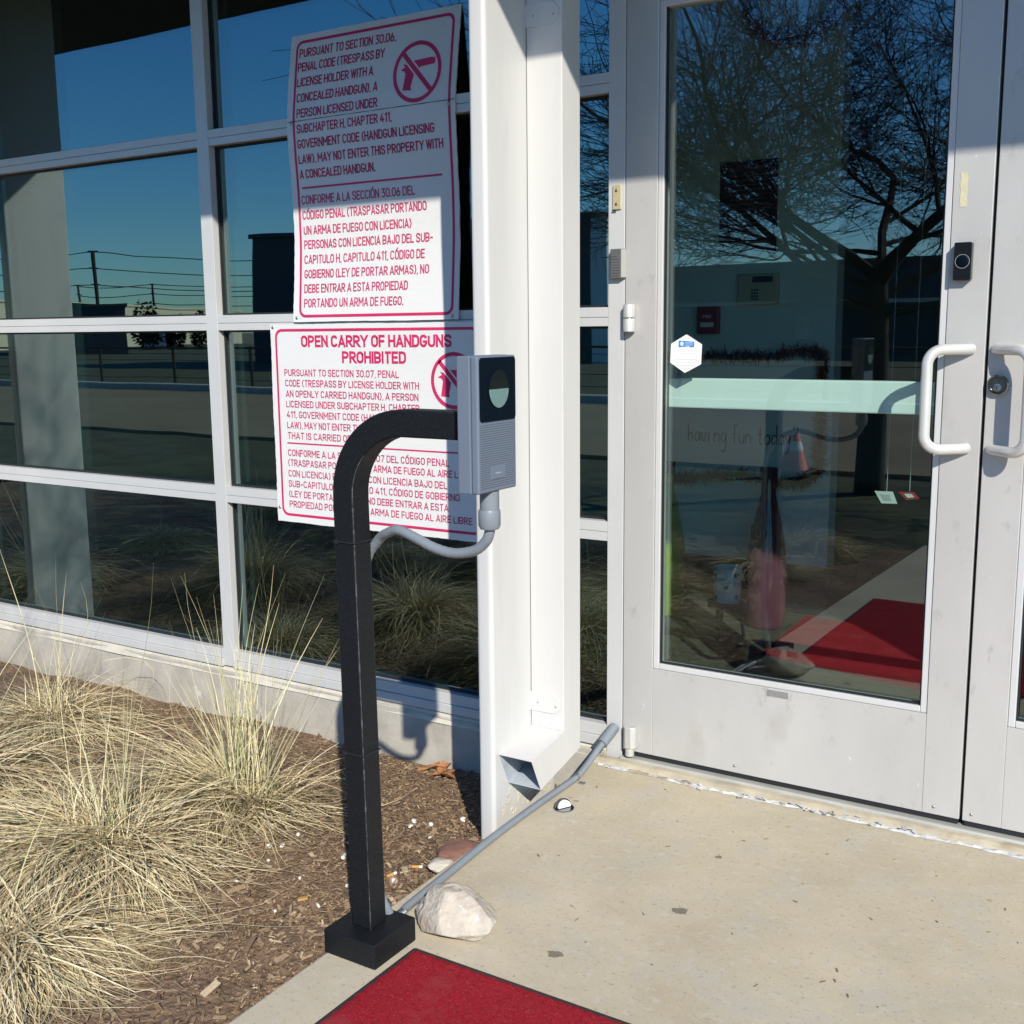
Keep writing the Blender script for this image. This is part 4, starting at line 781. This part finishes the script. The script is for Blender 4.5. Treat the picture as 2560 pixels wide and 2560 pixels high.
# stains on the concrete are flat marks of dried gum
GUM = mat("dried_gum", (0.19, 0.165, 0.125), .9, var=.2, vscale=120)
for (x, y, r_, lb) in ((-0.905, -0.700, .013, "dark dried gum spot on the pavement in front of the doors"), (-1.048, -0.985, .012, "dried gum spot on the pavement right of the limestone rock"), (-0.93, -0.425, .006, "tiny dark gum fleck on the pavement nearest the doors")):
    mb = MB(); n = 26; top = [(x + r_ * (1 + .22 * math.sin(3 * t + x * 30) + .12 * math.sin(7 * t)) * math.cos(t) * 1.25, y + r_ * (1 + .2 * math.sin(2 * t) + .1 * math.sin(9 * t)) * math.sin(t), .0012) for t in [2 * math.pi * k / n for k in range(n)]]
    mb.add(top + [(p[0] * 1, p[1], -.001) for p in top], [tuple(range(n))] + [(k, n + k, n + (k + 1) % n, (k + 1) % n) for k in range(n)]); tag(mb.build("gum_spot", GUM), lb, "gum spot")
TWIG = mat("straw_bits", (.17, .13, .07), .9, island_cols=[(.12, .09, .05), (.35, .27, .14), (.08, .06, .04), (.5, .42, .28)])
s = MB()
for i in range(90):
    x = rng.uniform(-1.43, 0.1); y = rng.uniform(-1.6, -0.07); L = rng.uniform(.003, .014); a = rng.uniform(0, 6.28)
    s.obox((x, y, .0012), (Vector((math.cos(a), math.sin(a), 0)), Vector((-math.sin(a), math.cos(a), 0)), Vector((0, 0, 1))), (L / 2, .0008 + L * .05, .0006))
tag(s.build("pavement_grit", TWIG, fix=False), "tiny straw and grit specks scattered on the pavement", "grit", kind='stuff')

# ------------------------------------------------------------------ dry bunch grasses
def blades(n, c, bias, spread, L0, L1, el0, el1, droop, width, seed, comb=1.0, rootr=.07):
    """curved ribbons from a tuft; bias = azimuth most blades are combed towards"""
    g = np.random.default_rng(seed); mb = MB(); seg = 8
    for i in range(n):
        ph = g.normal(bias, spread) if g.random() < comb else g.uniform(0, 2 * math.pi)
        el = g.uniform(el0, el1); L = g.uniform(L0, L1) * (0.75 + .5 * g.random()); rr_ = rootr * math.sqrt(g.random()); ra = g.uniform(0, 6.28)
        p = np.array([c[0] + rr_ * math.cos(ra), c[1] + rr_ * math.sin(ra), 0.0]); p[2] = mulch_z(p[0], p[1]) + g.uniform(0, .03)
        d = np.array([math.cos(ph) * math.cos(el), math.sin(ph) * math.cos(el), math.sin(el)]); st = L / seg
        dr = droop * g.uniform(.5, 1.5); tw = g.normal(0, .22); w0 = width * g.uniform(.6, 1.25); vs_ = []
        side0 = np.array([-math.sin(ph), math.cos(ph), g.normal(0, .5)]); side0 /= np.linalg.norm(side0)
        for k in range(seg + 1):
            w = w0 * (1 - (k / seg) ** 2 * .88) * .5
            vs_.append(tuple(p - side0 * w)); vs_.append(tuple(p + side0 * w))
            p = p + d * st; d[2] -= dr * st; ca, sa = math.cos(tw * st * 12), math.sin(tw * st * 12)
            d = np.array([d[0] * ca - d[1] * sa, d[0] * sa + d[1] * ca, d[2]]); d /= np.linalg.norm(d)
            gz = mulch_z(p[0], p[1]) + .006 + .012 * g.random()
            if p[1] > -.012: p[1] = -.012 - .01 * g.random(); d[1] = -abs(d[1]) * .2
            if p[2] < gz: p[2] = gz; d[2] = abs(d[2]) * .12
        mb.add(vs_, [(2 * k, 2 * k + 1, 2 * k + 3, 2 * k + 2) for k in range(seg)])
    return mb
def clump(c, label, bias, n, size, seed, upright, comb, el, spread):
    z = mulch_z(*c); T_ = thing("grass_clump", (c[0], c[1], z), label, "grass clump", "dry bunch grasses in the bed")
    mb = blades(int(n * .74), c, bias, spread, .28 * size, .62 * size, el[0], el[1], 3.6 / size, .0034, seed, comb)
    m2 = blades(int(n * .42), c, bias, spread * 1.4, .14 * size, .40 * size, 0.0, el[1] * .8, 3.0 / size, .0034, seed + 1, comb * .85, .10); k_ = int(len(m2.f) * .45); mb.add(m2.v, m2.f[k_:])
    db = MB(); db.v = m2.v; db.f = m2.f[:k_]; db.build("dead_shaded_blades", DEADSHADE, T_, fix=False)  # short dark blades paint the shade at the foot of the clump
    m2 = blades(int(n * .12), c, bias, 2.2, .10 * size, .30 * size, .0, 1.1, 3.4 / size, .0034, seed + 2, .0, .11); mb.add(m2.v, m2.f)
    mb.build("blades", STRAW, T_, fix=False)
    up_ = blades(upright, c, bias, 2.4, .34 * size, .72 * size, 1.0, 1.52, .35 / size, .0030, seed + 3, .2, .06)
    up_.build("upright_blades", GREENBLADE, T_, fix=False)
    th = MB(); g = np.random.default_rng(seed + 9)
    th.lathe([(0.0, .05 * size), (.05 * size, .045 * size), (.10 * size, .02 * size), (.13 * size, -.02)], (c[0], c[1], z), (0, 0, 1), 22)
    th.build("thatch", THATCH, T_, smooth=True)
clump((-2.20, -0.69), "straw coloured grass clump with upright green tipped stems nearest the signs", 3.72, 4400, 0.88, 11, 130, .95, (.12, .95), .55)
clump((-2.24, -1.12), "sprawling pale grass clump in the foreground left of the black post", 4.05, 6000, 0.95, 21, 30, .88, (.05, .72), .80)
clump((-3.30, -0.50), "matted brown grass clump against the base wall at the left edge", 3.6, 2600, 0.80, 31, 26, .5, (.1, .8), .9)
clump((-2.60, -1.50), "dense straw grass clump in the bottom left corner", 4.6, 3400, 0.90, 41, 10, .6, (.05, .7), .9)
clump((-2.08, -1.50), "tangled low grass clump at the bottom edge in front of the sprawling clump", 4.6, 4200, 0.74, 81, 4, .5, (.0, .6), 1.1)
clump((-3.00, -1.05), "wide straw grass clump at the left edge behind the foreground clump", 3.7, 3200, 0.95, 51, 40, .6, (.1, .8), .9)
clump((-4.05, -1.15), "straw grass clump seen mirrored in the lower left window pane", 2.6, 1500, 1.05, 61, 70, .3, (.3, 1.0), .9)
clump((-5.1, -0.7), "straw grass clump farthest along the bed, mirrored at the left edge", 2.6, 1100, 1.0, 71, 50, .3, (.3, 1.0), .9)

src = [o for o in COL.objects if o.name.startswith("grass_clump") and o.type == 'EMPTY']
for i, (x, y, k, lb) in enumerate(((-2.35, -2.05, 3, "straw grass clump mirrored low in the pane right of the window mullion"), (-3.1, -2.0, 0, "straw grass clump mirrored in the bottom pane left of the window mullion"), (-3.9, -1.9, 4, "straw grass clump mirrored in the middle of the bottom left pane"),
        (-2.05, -2.75, 4, "straw grass clump mirrored behind the black post"), (-2.75, -2.85, 3, "straw grass clump mirrored behind the front row in the bottom panes"), (-3.55, -2.75, 0, "back row straw grass clump mirrored above the front row at the window mullion"),
        (-4.5, -2.4, 3, "back row straw grass clump mirrored left of the window mullion"), (-5.4, -1.7, 4, "straw grass clump mirrored beside the pale pillar reflection"), (-5.3, -2.9, 0, "farthest back row grass clump mirrored in the bottom left pane"), (-2.0, -3.35, 3, "outer straw grass clump mirrored in the narrow pane by the door"))):
    dup(src[k], (x, y, mulch_z(x, y)), lb)

# ------------------------------------------------------------------ inside, seen through the door
def wallthing(name, label, cat): return thing(name, (-1.7, 1.79, 1.0), label, cat)
Wd = thing("poster", (-1.737, 1.79, 1.70), "dark printed poster on the wall behind the door glass", "poster")
MB().box(-1.862, -1.614, 1.793, 1.7985, 1.508, 1.896).build("poster_sheet", POSTER, Wd)
s = MB(); put_text(s, "CODE OF ETHICS", -1.842, -1.636, 1.860, .018, lambda d: (lambda x, z: (x, 1.793 - d, z)))
for k in range(15): w = .09 + .012 * math.sin(k * 2.1); s.box(-1.738 - w, -1.738 + w, 1.792, 1.7926, 1.835 - .019 * k, 1.8385 - .019 * k)
s.build("poster_lettering", POSTERTXT, Wd, fix=False)
Kp = thing("alarm_keypad", (-1.68, 1.78, 1.377), "cream alarm keypad with dark display behind the door glass", "keypad")
MB().box(-1.768, -1.594, 1.770, 1.7985, 1.315, 1.440).build("keypad_case", KEYPAD, Kp, bevel=.006)
MB().box(-1.703, -1.616, 1.7685, 1.7705, 1.404, 1.429).build("display", GASKET, Kp)
s = MB()
for i in range(3):
    for j in range(4): s.box(-1.706 + .011 * i, -1.698 + .011 * i, 1.7685, 1.7702, 1.333 + .012 * j, 1.341 + .012 * j)
s.build("keys", INTDARK, Kp)
Fp = thing("fire_alarm_pull", (-1.895, 1.78, 1.254), "dark red fire alarm pull station behind the door glass", "fire alarm")
MB().box(-1.942, -1.849, 1.762, 1.7985, 1.197, 1.312).build("pull_case", PULLRED, Fp, bevel=.004)
MB().box(-1.925, -1.866, 1.756, 1.7625, 1.225, 1.245).build("pull_bar", PAPERW, Fp, bevel=.002)
s = MB(); put_text(s, "FIRE", -1.915, -1.877, 1.262, .014, lambda d: (lambda x, z: (x, 1.762 - d, z))); s.build("pull_lettering", PAPERW, Fp, fix=False)
Sw = thing("light_switch", (-1.491, 1.79, 1.225), "pale light switch plate on the wall behind the door glass", "switch")
MB().box(-1.525, -1.458, 1.790, 1.7985, 1.170, 1.277).build("switch_plate", BOARD, Sw, bevel=.002)
MB().box(-1.497, -1.486, 1.780, 1.7905, 1.211, 1.236).build("toggle", PAPERW, Sw, bevel=.001)
Wb = thing("whiteboard", (-1.68, 1.79, 0.85), "whiteboard with handwriting and a tinsel garland frame behind the push bar", "whiteboard")
MB().box(-2.15, -1.395, 1.785, 1.7985, 0.58, 1.10).build("board", BOARD, Wb, bevel=.002)
STK = {'h': [[(0, 1.9), (0, 0)], [(0, .55), (.25, .95), (.5, .7), (.5, 0)]], 'a': [[(.55, .85), (.25, 1), (0, .5), (.2, 0), (.5, .35), (.55, .9), (.6, 0)]], 'v': [[(0, 1), (.28, 0), (.55, 1)]],
       'i': [[(.1, 1), (.1, 0)], [(.1, 1.4), (.1, 1.45)]], 'n': [[(0, 1), (0, 0)], [(0, .6), (.25, 1), (.5, .7), (.5, 0)]], 'g': [[(.55, .9), (.2, 1), (0, .5), (.25, .05), (.55, .5), (.55, .9), (.55, -.5), (.3, -1), (0, -.8)]],
       'f': [[(.5, 1.8), (.25, 1.9), (.2, 1.2), (.2, -.1)], [(0, 1), (.5, 1.05)]], 'u': [[(0, 1), (.05, .2), (.3, 0), (.5, .4), (.5, 1), (.55, 0)]], 't': [[(.25, 1.7), (.25, .1), (.45, 0)], [(0, 1), (.5, 1.05)]],
       'o': [[(.3, 1), (0, .6), (.15, 0), (.5, .2), (.5, .8), (.3, 1)]], 'd': [[(.5, .8), (.2, 1), (0, .4), (.25, 0), (.5, .4)], [(.55, 2), (.55, 0)]], 'y': [[(0, 1), (.25, .2), (.5, 1)], [(.5, 1), (.35, -.4), (.05, -.9)]],
       '?': [[(0, 1.6), (.2, 2), (.5, 1.8), (.5, 1.4), (.25, 1), (.25, .5)], [(.25, .1), (.25, .02)]], 'e': [[(0, .5), (.5, .55), (.4, 1), (.1, .9), (0, .4), (.25, 0), (.5, .2)]], 's': [[(.5, .9), (.2, 1), (.1, .7), (.45, .35), (.35, 0), (0, .1)]],
       'N': [[(0, 0), (0, 1.8), (.7, 0), (.7, 1.8)]], 'O': [[(.4, 1.6), (0, 1), (.2, .1), (.6, .1), (.8, 1), (.4, 1.6)]]}
def write(mb, txt, x, y, z, s_, r_=.0022, slope=0.0):
    for ch in txt:
        if ch == ' ': x += s_ * .55; continue
        for st in STK[ch]:
            mb.tube(smoothpath([(x + a * s_, y, z + b * s_ + slope * x) for a, b in st], 4), r_, 5)
        x += s_ * (.95 if ch in 'NO' else .74)
for wd, wx in (("having", -1.982), ("fun", -1.982 + .0405 * 4.99), ("today?", -1.982 + .0405 * 7.76)):
    s = MB(); write(s, wd, wx, 1.7835, .737, .0405); s.build("handwritten_word", MARKER, Wb, fix=False)
def tinsel(pts, r_, n, seed, name, parent, m):
    g = np.random.default_rng(seed); P_ = smoothpath(pts, 12); mb = MB()
    for i in range(n):
        c = P_[g.integers(len(P_))] + Vector(g.normal(0, .006, 3)); d = Vector(g.normal(0, 1, 3)).normalized(); sd = d.orthogonal().normalized() * .0022; L = r_ * g.uniform(.5, 1.3)
        mb.add([c - sd, c + sd, c + d * L + sd * .4, c + d * L - sd * .4], [(0, 1, 2, 3)])
    return mb.build(name, m, parent, fix=False)
tinsel([(-2.15, 1.765, 1.085), (-1.92, 1.765, 1.100), (-1.65, 1.765, 1.105), (-1.42, 1.765, 1.118), (-1.395, 1.765, 1.00), (-1.40, 1.765, .75), (-1.41, 1.765, .64), (-1.50, 1.765, .585), (-1.75, 1.765, .600), (-2.0, 1.765, .575), (-2.15, 1.765, .58)], .034, 3800, 5, "garland", Wb, GARLAND)
Tw = thing("tinsel_wreath", (-1.55, 1.75, 2.45), "red tinsel wreath high on the wall behind the door glass", "wreath")
tinsel([(-1.55 + .19 * math.cos(t), 1.76, 2.47 + .13 * math.sin(t)) for t in [2 * math.pi * k / 12 for k in range(13)]], .045, 1800, 6, "tinsel", Tw, mat("red_tinsel", (.4, .06, .02), .5, island_cols=[(.35, .03, .02), (.5, .10, .02), (.2, .02, .02), (.5, .3, .05)]))
def bottle(name, c, H_, r_, m, word, label, wx):
    T_ = thing(name, c, label, "bottle")
    MB().lathe([(0, 0), (r_ * .86, 0), (r_ * .95, .03 * H_), (r_, .30 * H_), (r_ * .96, .46 * H_), (r_ * .62, .70 * H_), (r_ * .36, .84 * H_), (r_ * .34, .955 * H_), (r_ * .30, .96 * H_), (0, .962 * H_)], c, (0, 0, 1), 30).build("bottle_body", m, T_, smooth='auto')
    MB().lathe([(0, .935 * H_), (r_ * .42, .935 * H_), (r_ * .42, H_), (0, H_)], c, (0, 0, 1), 24).build("bottle_cap", INTDARK, T_, smooth='auto')
    mb = MB(); write(mb, word, wx, c[1] - r_ - .004, c[2] + .57 * H_, .034, .002); mb.build("handwriting", MARKER, T_, fix=False)
bottle("vote_bottle", (-1.532, 1.55, 0.024), 0.645, .082, NOB, "NO", "pinkish plastic bottle marked no standing behind the door glass", -1.565)
bottle("vote_bottle", (-1.975, 1.55, 0.024), 0.645, .082, YESB, "es", "yellow green plastic bottle marked yes at the left edge of the door glass", -1.985)
Cp = thing("paper_cup", (-1.72, 1.30, 0.024), "white paper container printed with dark hearts inside the door", "container")
ccx, ccy, ch0, ch1, cr = -1.600, 1.30, 0.17, 0.305, .056
Cp.location = (ccx, ccy, ch0)
MB().lathe([(0, 0), (cr * .92, 0), (cr, ch1 - ch0), (cr * .96, ch1 - ch0), (cr * .88, .004), (0, .004)], (ccx, ccy, ch0), (0, 0, 1), 36).build("cup_body", CUPM, Cp, smooth='auto')
def heart(a0, z, k):
    s = MB()
    pts = [(.016 * math.sin(t) ** 3, (13 * math.cos(t) - 5 * math.cos(2 * t) - 2 * math.cos(3 * t) - math.cos(4 * t)) / 1000) for t in [2 * math.pi * q / 28 for q in range(28)]]
    rr_ = cr * (.92 + .08 * (z - ch0) / (ch1 - ch0)) + .0008
    s.add([(ccx + rr_ * math.cos(a0 + p / rr_ * k), ccy + rr_ * math.sin(a0 + p / rr_ * k), z + q * k) for p, q in pts], [tuple(range(28))]); s.build("heart_print", HEART, Cp, fix=False)
for a, z in ((-125, .275), (-30, .28), (-75, .235), (-125, .19), (-25, .195), (-170, .23)): heart(R(a), z, .72)
Tb = thing("low_stool", (ccx, ccy, 0.024), "small dark stool carrying the heart printed container inside the door", "stool")
MB().lathe([(0, .1475), (.075, .1475), (.075, .1695), (0, .1695)], (ccx, ccy, 0), (0, 0, 1), 28).build("stool_top", INTDARK, Tb, smooth='auto')
for k in range(3): a = R(30 + 120 * k); MB().tube([(ccx + .05 * math.cos(a), ccy + .05 * math.sin(a), .147), (ccx + .07 * math.cos(a), ccy + .07 * math.sin(a), .024)], .008, 8).build("leg", INTDARK, Tb)
Im = thing("entrance_mat", (-.9, 1.35, 0.022), "red entrance mat on the floor inside the door glass", "doormat")
MB().prism([(-1.40, 1.15), (-.45, .93), (-.45, 1.60), (-1.43, 1.767)], lambda a, b, d: (a, b, d), .0225, .030).build("carpet", MATRED, Im)
for (pts, lb) in (([(-0.974, .684), (-0.915, .685), (-0.899, .646), (-0.950, .644)], "pale printed card hanging inside the door, the left of the two cards"), ([(-0.897, .686), (-0.850, .689), (-0.828, .668), (-0.871, .660)], "reddish card hanging inside the door, the right of the two cards")):
    cx_ = sum(p[0] for p in pts) / 4; cz_ = sum(p[1] for p in pts) / 4
    T_ = thing("hanging_card", (cx_, 1.0, cz_), lb, "card"); red = cx_ > -.9
    MB().prism(pts, lambda a, b, d: (a, d, b), 1.0, 1.002).build("card_sheet", PULLRED if red else CARDM, T_)
    MB().prism([(cx_ + (a - cx_) * .5, cz_ + (b - cz_) * .5) for a, b in pts], lambda a, b, d: (a, d, b), .9985, .9995).build("card_print", CARDM if red else GREYINK, T_)
    MB().tube([(cx_, 1.001, cz_ + .015), (cx_ + .005, 1.001, 2.655)], .0008, 5).build("thread", CARDM, T_)

# ------------------------------------------------------------------ world behind the camera, seen in the glass
def real(az, dist, z=0.0):   # azimuth measured from the facade normal towards -x, as mirrored in the glass plane
    a = R(az); return Vector((-math.sin(a) * dist, 2.84 - math.cos(a) * dist, z))
def tree(name, base, h, spread, seed, label, depth=7, r0=.10, lean_=(0, 0)):
    g = random.Random(seed); T_ = thing(name, base, label, "tree", None); tr = MB(); cr_ = MB()
    base = Vector(base)
    fork = base + Vector((lean_[0], lean_[1], h * .30))
    tr.tube(smoothpath([base - Vector((0, 0, .05)), base + Vector((.01, 0, h * .1)), base + (fork - base) * .6 + Vector((.02, .0, 0)), fork], 4), [r0 * (1.25 - .45 * k / 12) for k in range(13)], 9)
    def grow(p, d, L, r_, lev):
        n = 4; pts = [p]; q = p.copy(); dd = d.copy()
        for k in range(n):
            dd = (dd + Vector((g.gauss(0, .17), g.gauss(0, .17), g.gauss(.02, .13)))).normalized(); q = q + dd * L / n; pts.append(q.copy())
        re = max(r_ * .62, .0022)
        cr_.tube(pts, [r_ + (re - r_) * k / n for k in range(n + 1)], 6 if lev < 3 else (4 if lev < 4 else 3), caps=False)
        if lev >= depth or q.z < 1.7 or q.x + .905 * q.y > -4.1 or q.y > base.y + 3.2: return
        grow(q, dd, L * .78, re, lev + 1)
        for k in range(3 if lev < 5 else 2):
            t = g.uniform(.25, .98); i = min(int(t * n), n - 1); pp = pts[i].lerp(pts[i + 1], t * n - i)
            ax = Vector((g.gauss(0, 1), g.gauss(0, 1), g.gauss(0, .7))).normalized(); nd = (dd + ax * g.uniform(.6, 1.2)).normalized(); nd.z = nd.z * .75 + .03; nd.normalize()
            grow(pp, nd, L * g.uniform(.58, .80), max(r_ * .46, .0022), lev + 1)
    for k in range(9):
        a = k * 2.4 + g.uniform(-.3, .3); d = Vector((math.cos(a) * spread, math.sin(a) * spread, 1.05 - .11 * k)).normalized()
        grow(fork - Vector((0, 0, .045 * k * h / 6)), d, h * (.19 + .010 * k), r0 * (.52 - .025 * k), 1)
    tr.build("trunk", BARK, T_, smooth=True); cr_.build("crown", BARK, T_, fix=False)
tree("bare_tree", real(14.7, 9.1, -.06), 5.6, 1.05, 4, "bare winter tree mirrored in the door glass", 7, .095)
# utility poles and wires
for i, (az, dist, top, lb) in enumerate(((52.12, 150, 11.1, "tallest utility pole mirrored in the left window pane"), (49.6, 230, 10.4, "utility pole mirrored right of the tallest one in the left pane"), (52.87, 240, 10.4, "faint far utility pole mirrored left of the tallest one"))):
    b_ = real(az, dist, -.3); T_ = thing("utility_pole", b_, lb, "utility pole")
    MB().tube([b_, b_ + Vector((0, 0, top + .3))], [.28, .20], 8).build("pole", POLEM, T_, smooth='auto')
    dw = Vector((math.cos(R(az)), -math.sin(R(az)), 0))
    for z in (top - .05, top * .82, top * .64): MB().obox(b_ + Vector((0, 0, z + .3)), (dw, Vector((dw.y, -dw.x, 0)), Vector((0, 0, 1))), (.5, .08, .08)).build("cross_arm", POLEM, T_)
def wire(a, b, sag, r_, nm, lb):
    a = Vector(a); b = Vector(b); tag(MB().tube([a.lerp(b, t) - Vector((0, 0, sag * 4 * t * (1 - t))) for t in [k / 16 for k in range(17)]], r_, 4).build(nm, POLEM), lb, "power line", "power lines across the mirrored sky")
p1 = real(52.12, 150); p2 = real(49.6, 230); p3 = real(52.87, 240)
for z in (11.0, 9.1, 7.1):
    for q, e in ((real(62, 170), .1), (real(40, 160), .0)): wire(p1 + Vector((0, 0, z)), q + Vector((0, 0, z - .2)), .6, .055, "power_line", "thin dark power line strung from the tallest mirrored pole")
for z in (10.3, 8.5, 6.7):
    wire(p2 + Vector((0, 0, z)), real(40, 236) + Vector((0, 0, z)), .5, .075, "power_line", "thin dark power line strung from the lower mirrored poles")
    wire(p2 + Vector((0, 0, z)), p3 + Vector((0, 0, z - .2)), .3, .075, "power_line", "thin dark power line strung from the lower mirrored poles")
def building(name, p, q, depth, z0, h, m, label, extra=None, flip=1):
    p = Vector((p.x, p.y, z0)); q = Vector((q.x, q.y, z0)); u = (q - p).normalized(); n = Vector((u.y, -u.x, 0)); n = (n if n.y < 0 else -n) * flip
    T_ = thing(name, (p + q) / 2, label, "building")
    mb = MB(); mb.obox((p + q) / 2 + n * depth / 2 + Vector((0, 0, h / 2)), (u, n, Vector((0, 0, 1))), ((q - p).length / 2, depth / 2, h / 2)); mb.build("wall", m, T_)
    mb = MB(); mb.obox((p + q) / 2 + n * depth / 2 + Vector((0, 0, h + .08)), (u, n, Vector((0, 0, 1))), ((q - p).length / 2 + .1, depth / 2 + .1, .075)); mb.build("parapet", m, T_)
    if extra: extra(T_, p, q, u, n)
building("shed_building", real(53.5, 60), real(50.9, 60), 8, -.3, 2.8, DARKBLD, "small dark building mirrored below the tallest pole")
def cream_extra(T_, p, q, u, n):
    L = (q - p).length
    for k in range(5): mb = MB(); mb.obox(p + u * (L * (.1 + .2 * k)) - n * .06 + Vector((0, 0, 1.5)), (u, n, Vector((0, 0, 1))), (.09, .05, 1.5)); mb.build("wall_pilaster", CREAMB, T_)
building("warehouse", real(57, 78), real(45.5, 122), 20, -.3, 3.55, CREAMB, "long cream warehouse mirrored in the left window panes", cream_extra, -1)
def louvre(T_, p, q, u, n):
    for k in range(4): mb = MB(); mb.obox((p + q) / 2 - n * .03 + Vector((0, 0, .35 + .32 * k)), (u, n, Vector((0, 0, 1))), ((q - p).length / 2 - .1, .02, .13)); mb.build("panel", PALEB, T_)
building("glass_block_shed", real(50.3, 78), real(48.7, 78), 3, -.2, 1.6, DARKBLD, "low shed with pale panels mirrored in the middle left pane", louvre)
A0, A1 = Vector((-30.0, -27.2, 0)), Vector((-16.05, -27.2, 0))
building("dark_building", A0, A1, 2.5, -.3, 4.75, DARKBLD, "tall dark building mirrored beside and behind the signs", lambda T_, p, q, u, n: MB().box(-16.04, -15.5, -27.1, -26.9, -.3, 4.4).build("corner_panel", PALEB, T_))
building("long_hall", Vector((-19, -37.2, 0)), Vector((3, -36.0, 0)), 12, -.3, 3.6, DARKBLD, "long low dark hall mirrored in the door glass behind the bare tree", lambda T_, p, q, u, n: MB().box(-18, 1, -36.1, -35.9, 1.95, 2.08).build("light_band", CREAMB, T_))
def bush(p, w, h, seed, label):
    g = np.random.default_rng(seed); T_ = thing("bush", p, label, "bush", "small dark bushes before the warehouse"); mb = MB()
    for i in range(700):
        d = Vector(g.normal(0, 1, 3)).normalized() * g.random() ** .4; c = p + Vector((d.x * w, d.y * w, h * .5 + d.z * h * .5 * (1 + .3 * math.sin(5 * d.x)))); u = Vector(g.normal(0, 1, 3)).normalized(); v = u.orthogonal().normalized(); k = .10 * g.uniform(.6, 1.6)
        mb.add([c - u * k, c + v * k * .6, c + u * k, c - v * k * .6], [(0, 1, 2, 3)])
    mb.build("foliage", mat("dark_foliage", (.035, .045, .02), .9), T_, fix=False); MB().tube([p - Vector((0, 0, .2)), p + Vector((0, 0, h * .5))], .05, 6).build("stem", BARK, T_)
for i, (az, dist, w, h, lb) in enumerate(((50.2, 74, .75, 3.0, "leafy dark bush mirrored left of the right hand utility pole"), (49.75, 74, .6, 2.8, "leafy dark bush mirrored just beside the right hand utility pole"), (49.0, 74, .3, 2.1, "thin dark bush mirrored before the middle of the warehouse"), (48.5, 74, .4, 2.2, "small dark bush mirrored right of the middle of the warehouse"), (47.6, 74, .6, 2.4, "wide dark bush mirrored beside the window mullion"))): bush(real(az, dist, 0), w, h, 100 + i, lb)
# chain link style fence along the kerb
Fn = thing("metal_fence", (-20, -14.6, 0), "low wire fence along the kerb mirrored in the middle left pane", "fence")
s = MB().tube([(-45, -14.6, .88), (10, -14.6, .88)], .022, 6); s.build("top_rail", POLEM, Fn)
for k in range(19): MB().tube([(-44.5 + 2.45 * k, -14.6, 0.0), (-44.5 + 2.45 * k, -14.6, .92)], .035, 6).build("fence_post", POLEM, Fn)
s = MB()
for z in (.2, .4, .6, .75): s.tube([(-45, -14.6, z), (10, -14.6, z)], .006, 4)
s.build("wire_strand", POLEM, Fn)
cb = real(18.3, 10.0, -.02); Cn = thing("traffic_cone", cb, "orange traffic cone mirrored in the door glass", "traffic cone")
s = MB().box(cb.x - .17, cb.x + .17, cb.y - .17, cb.y + .17, -.02, .005); s.build("cone_foot", CONEB, Cn, bevel=.01)
MB().lathe([(.125, .006), (.105, .06), (.035, .34), (.028, .345), (0, .345)], (cb.x, cb.y, 0), (0, 0, 1), 24).build("cone_body", CONEO, Cn, smooth='auto')
MB().lathe([(.0795, .17), (.0605, .245)], (cb.x, cb.y, .0015), (0, 0, 1), 24).build("cone_band", PAPERW, Cn, smooth=True)
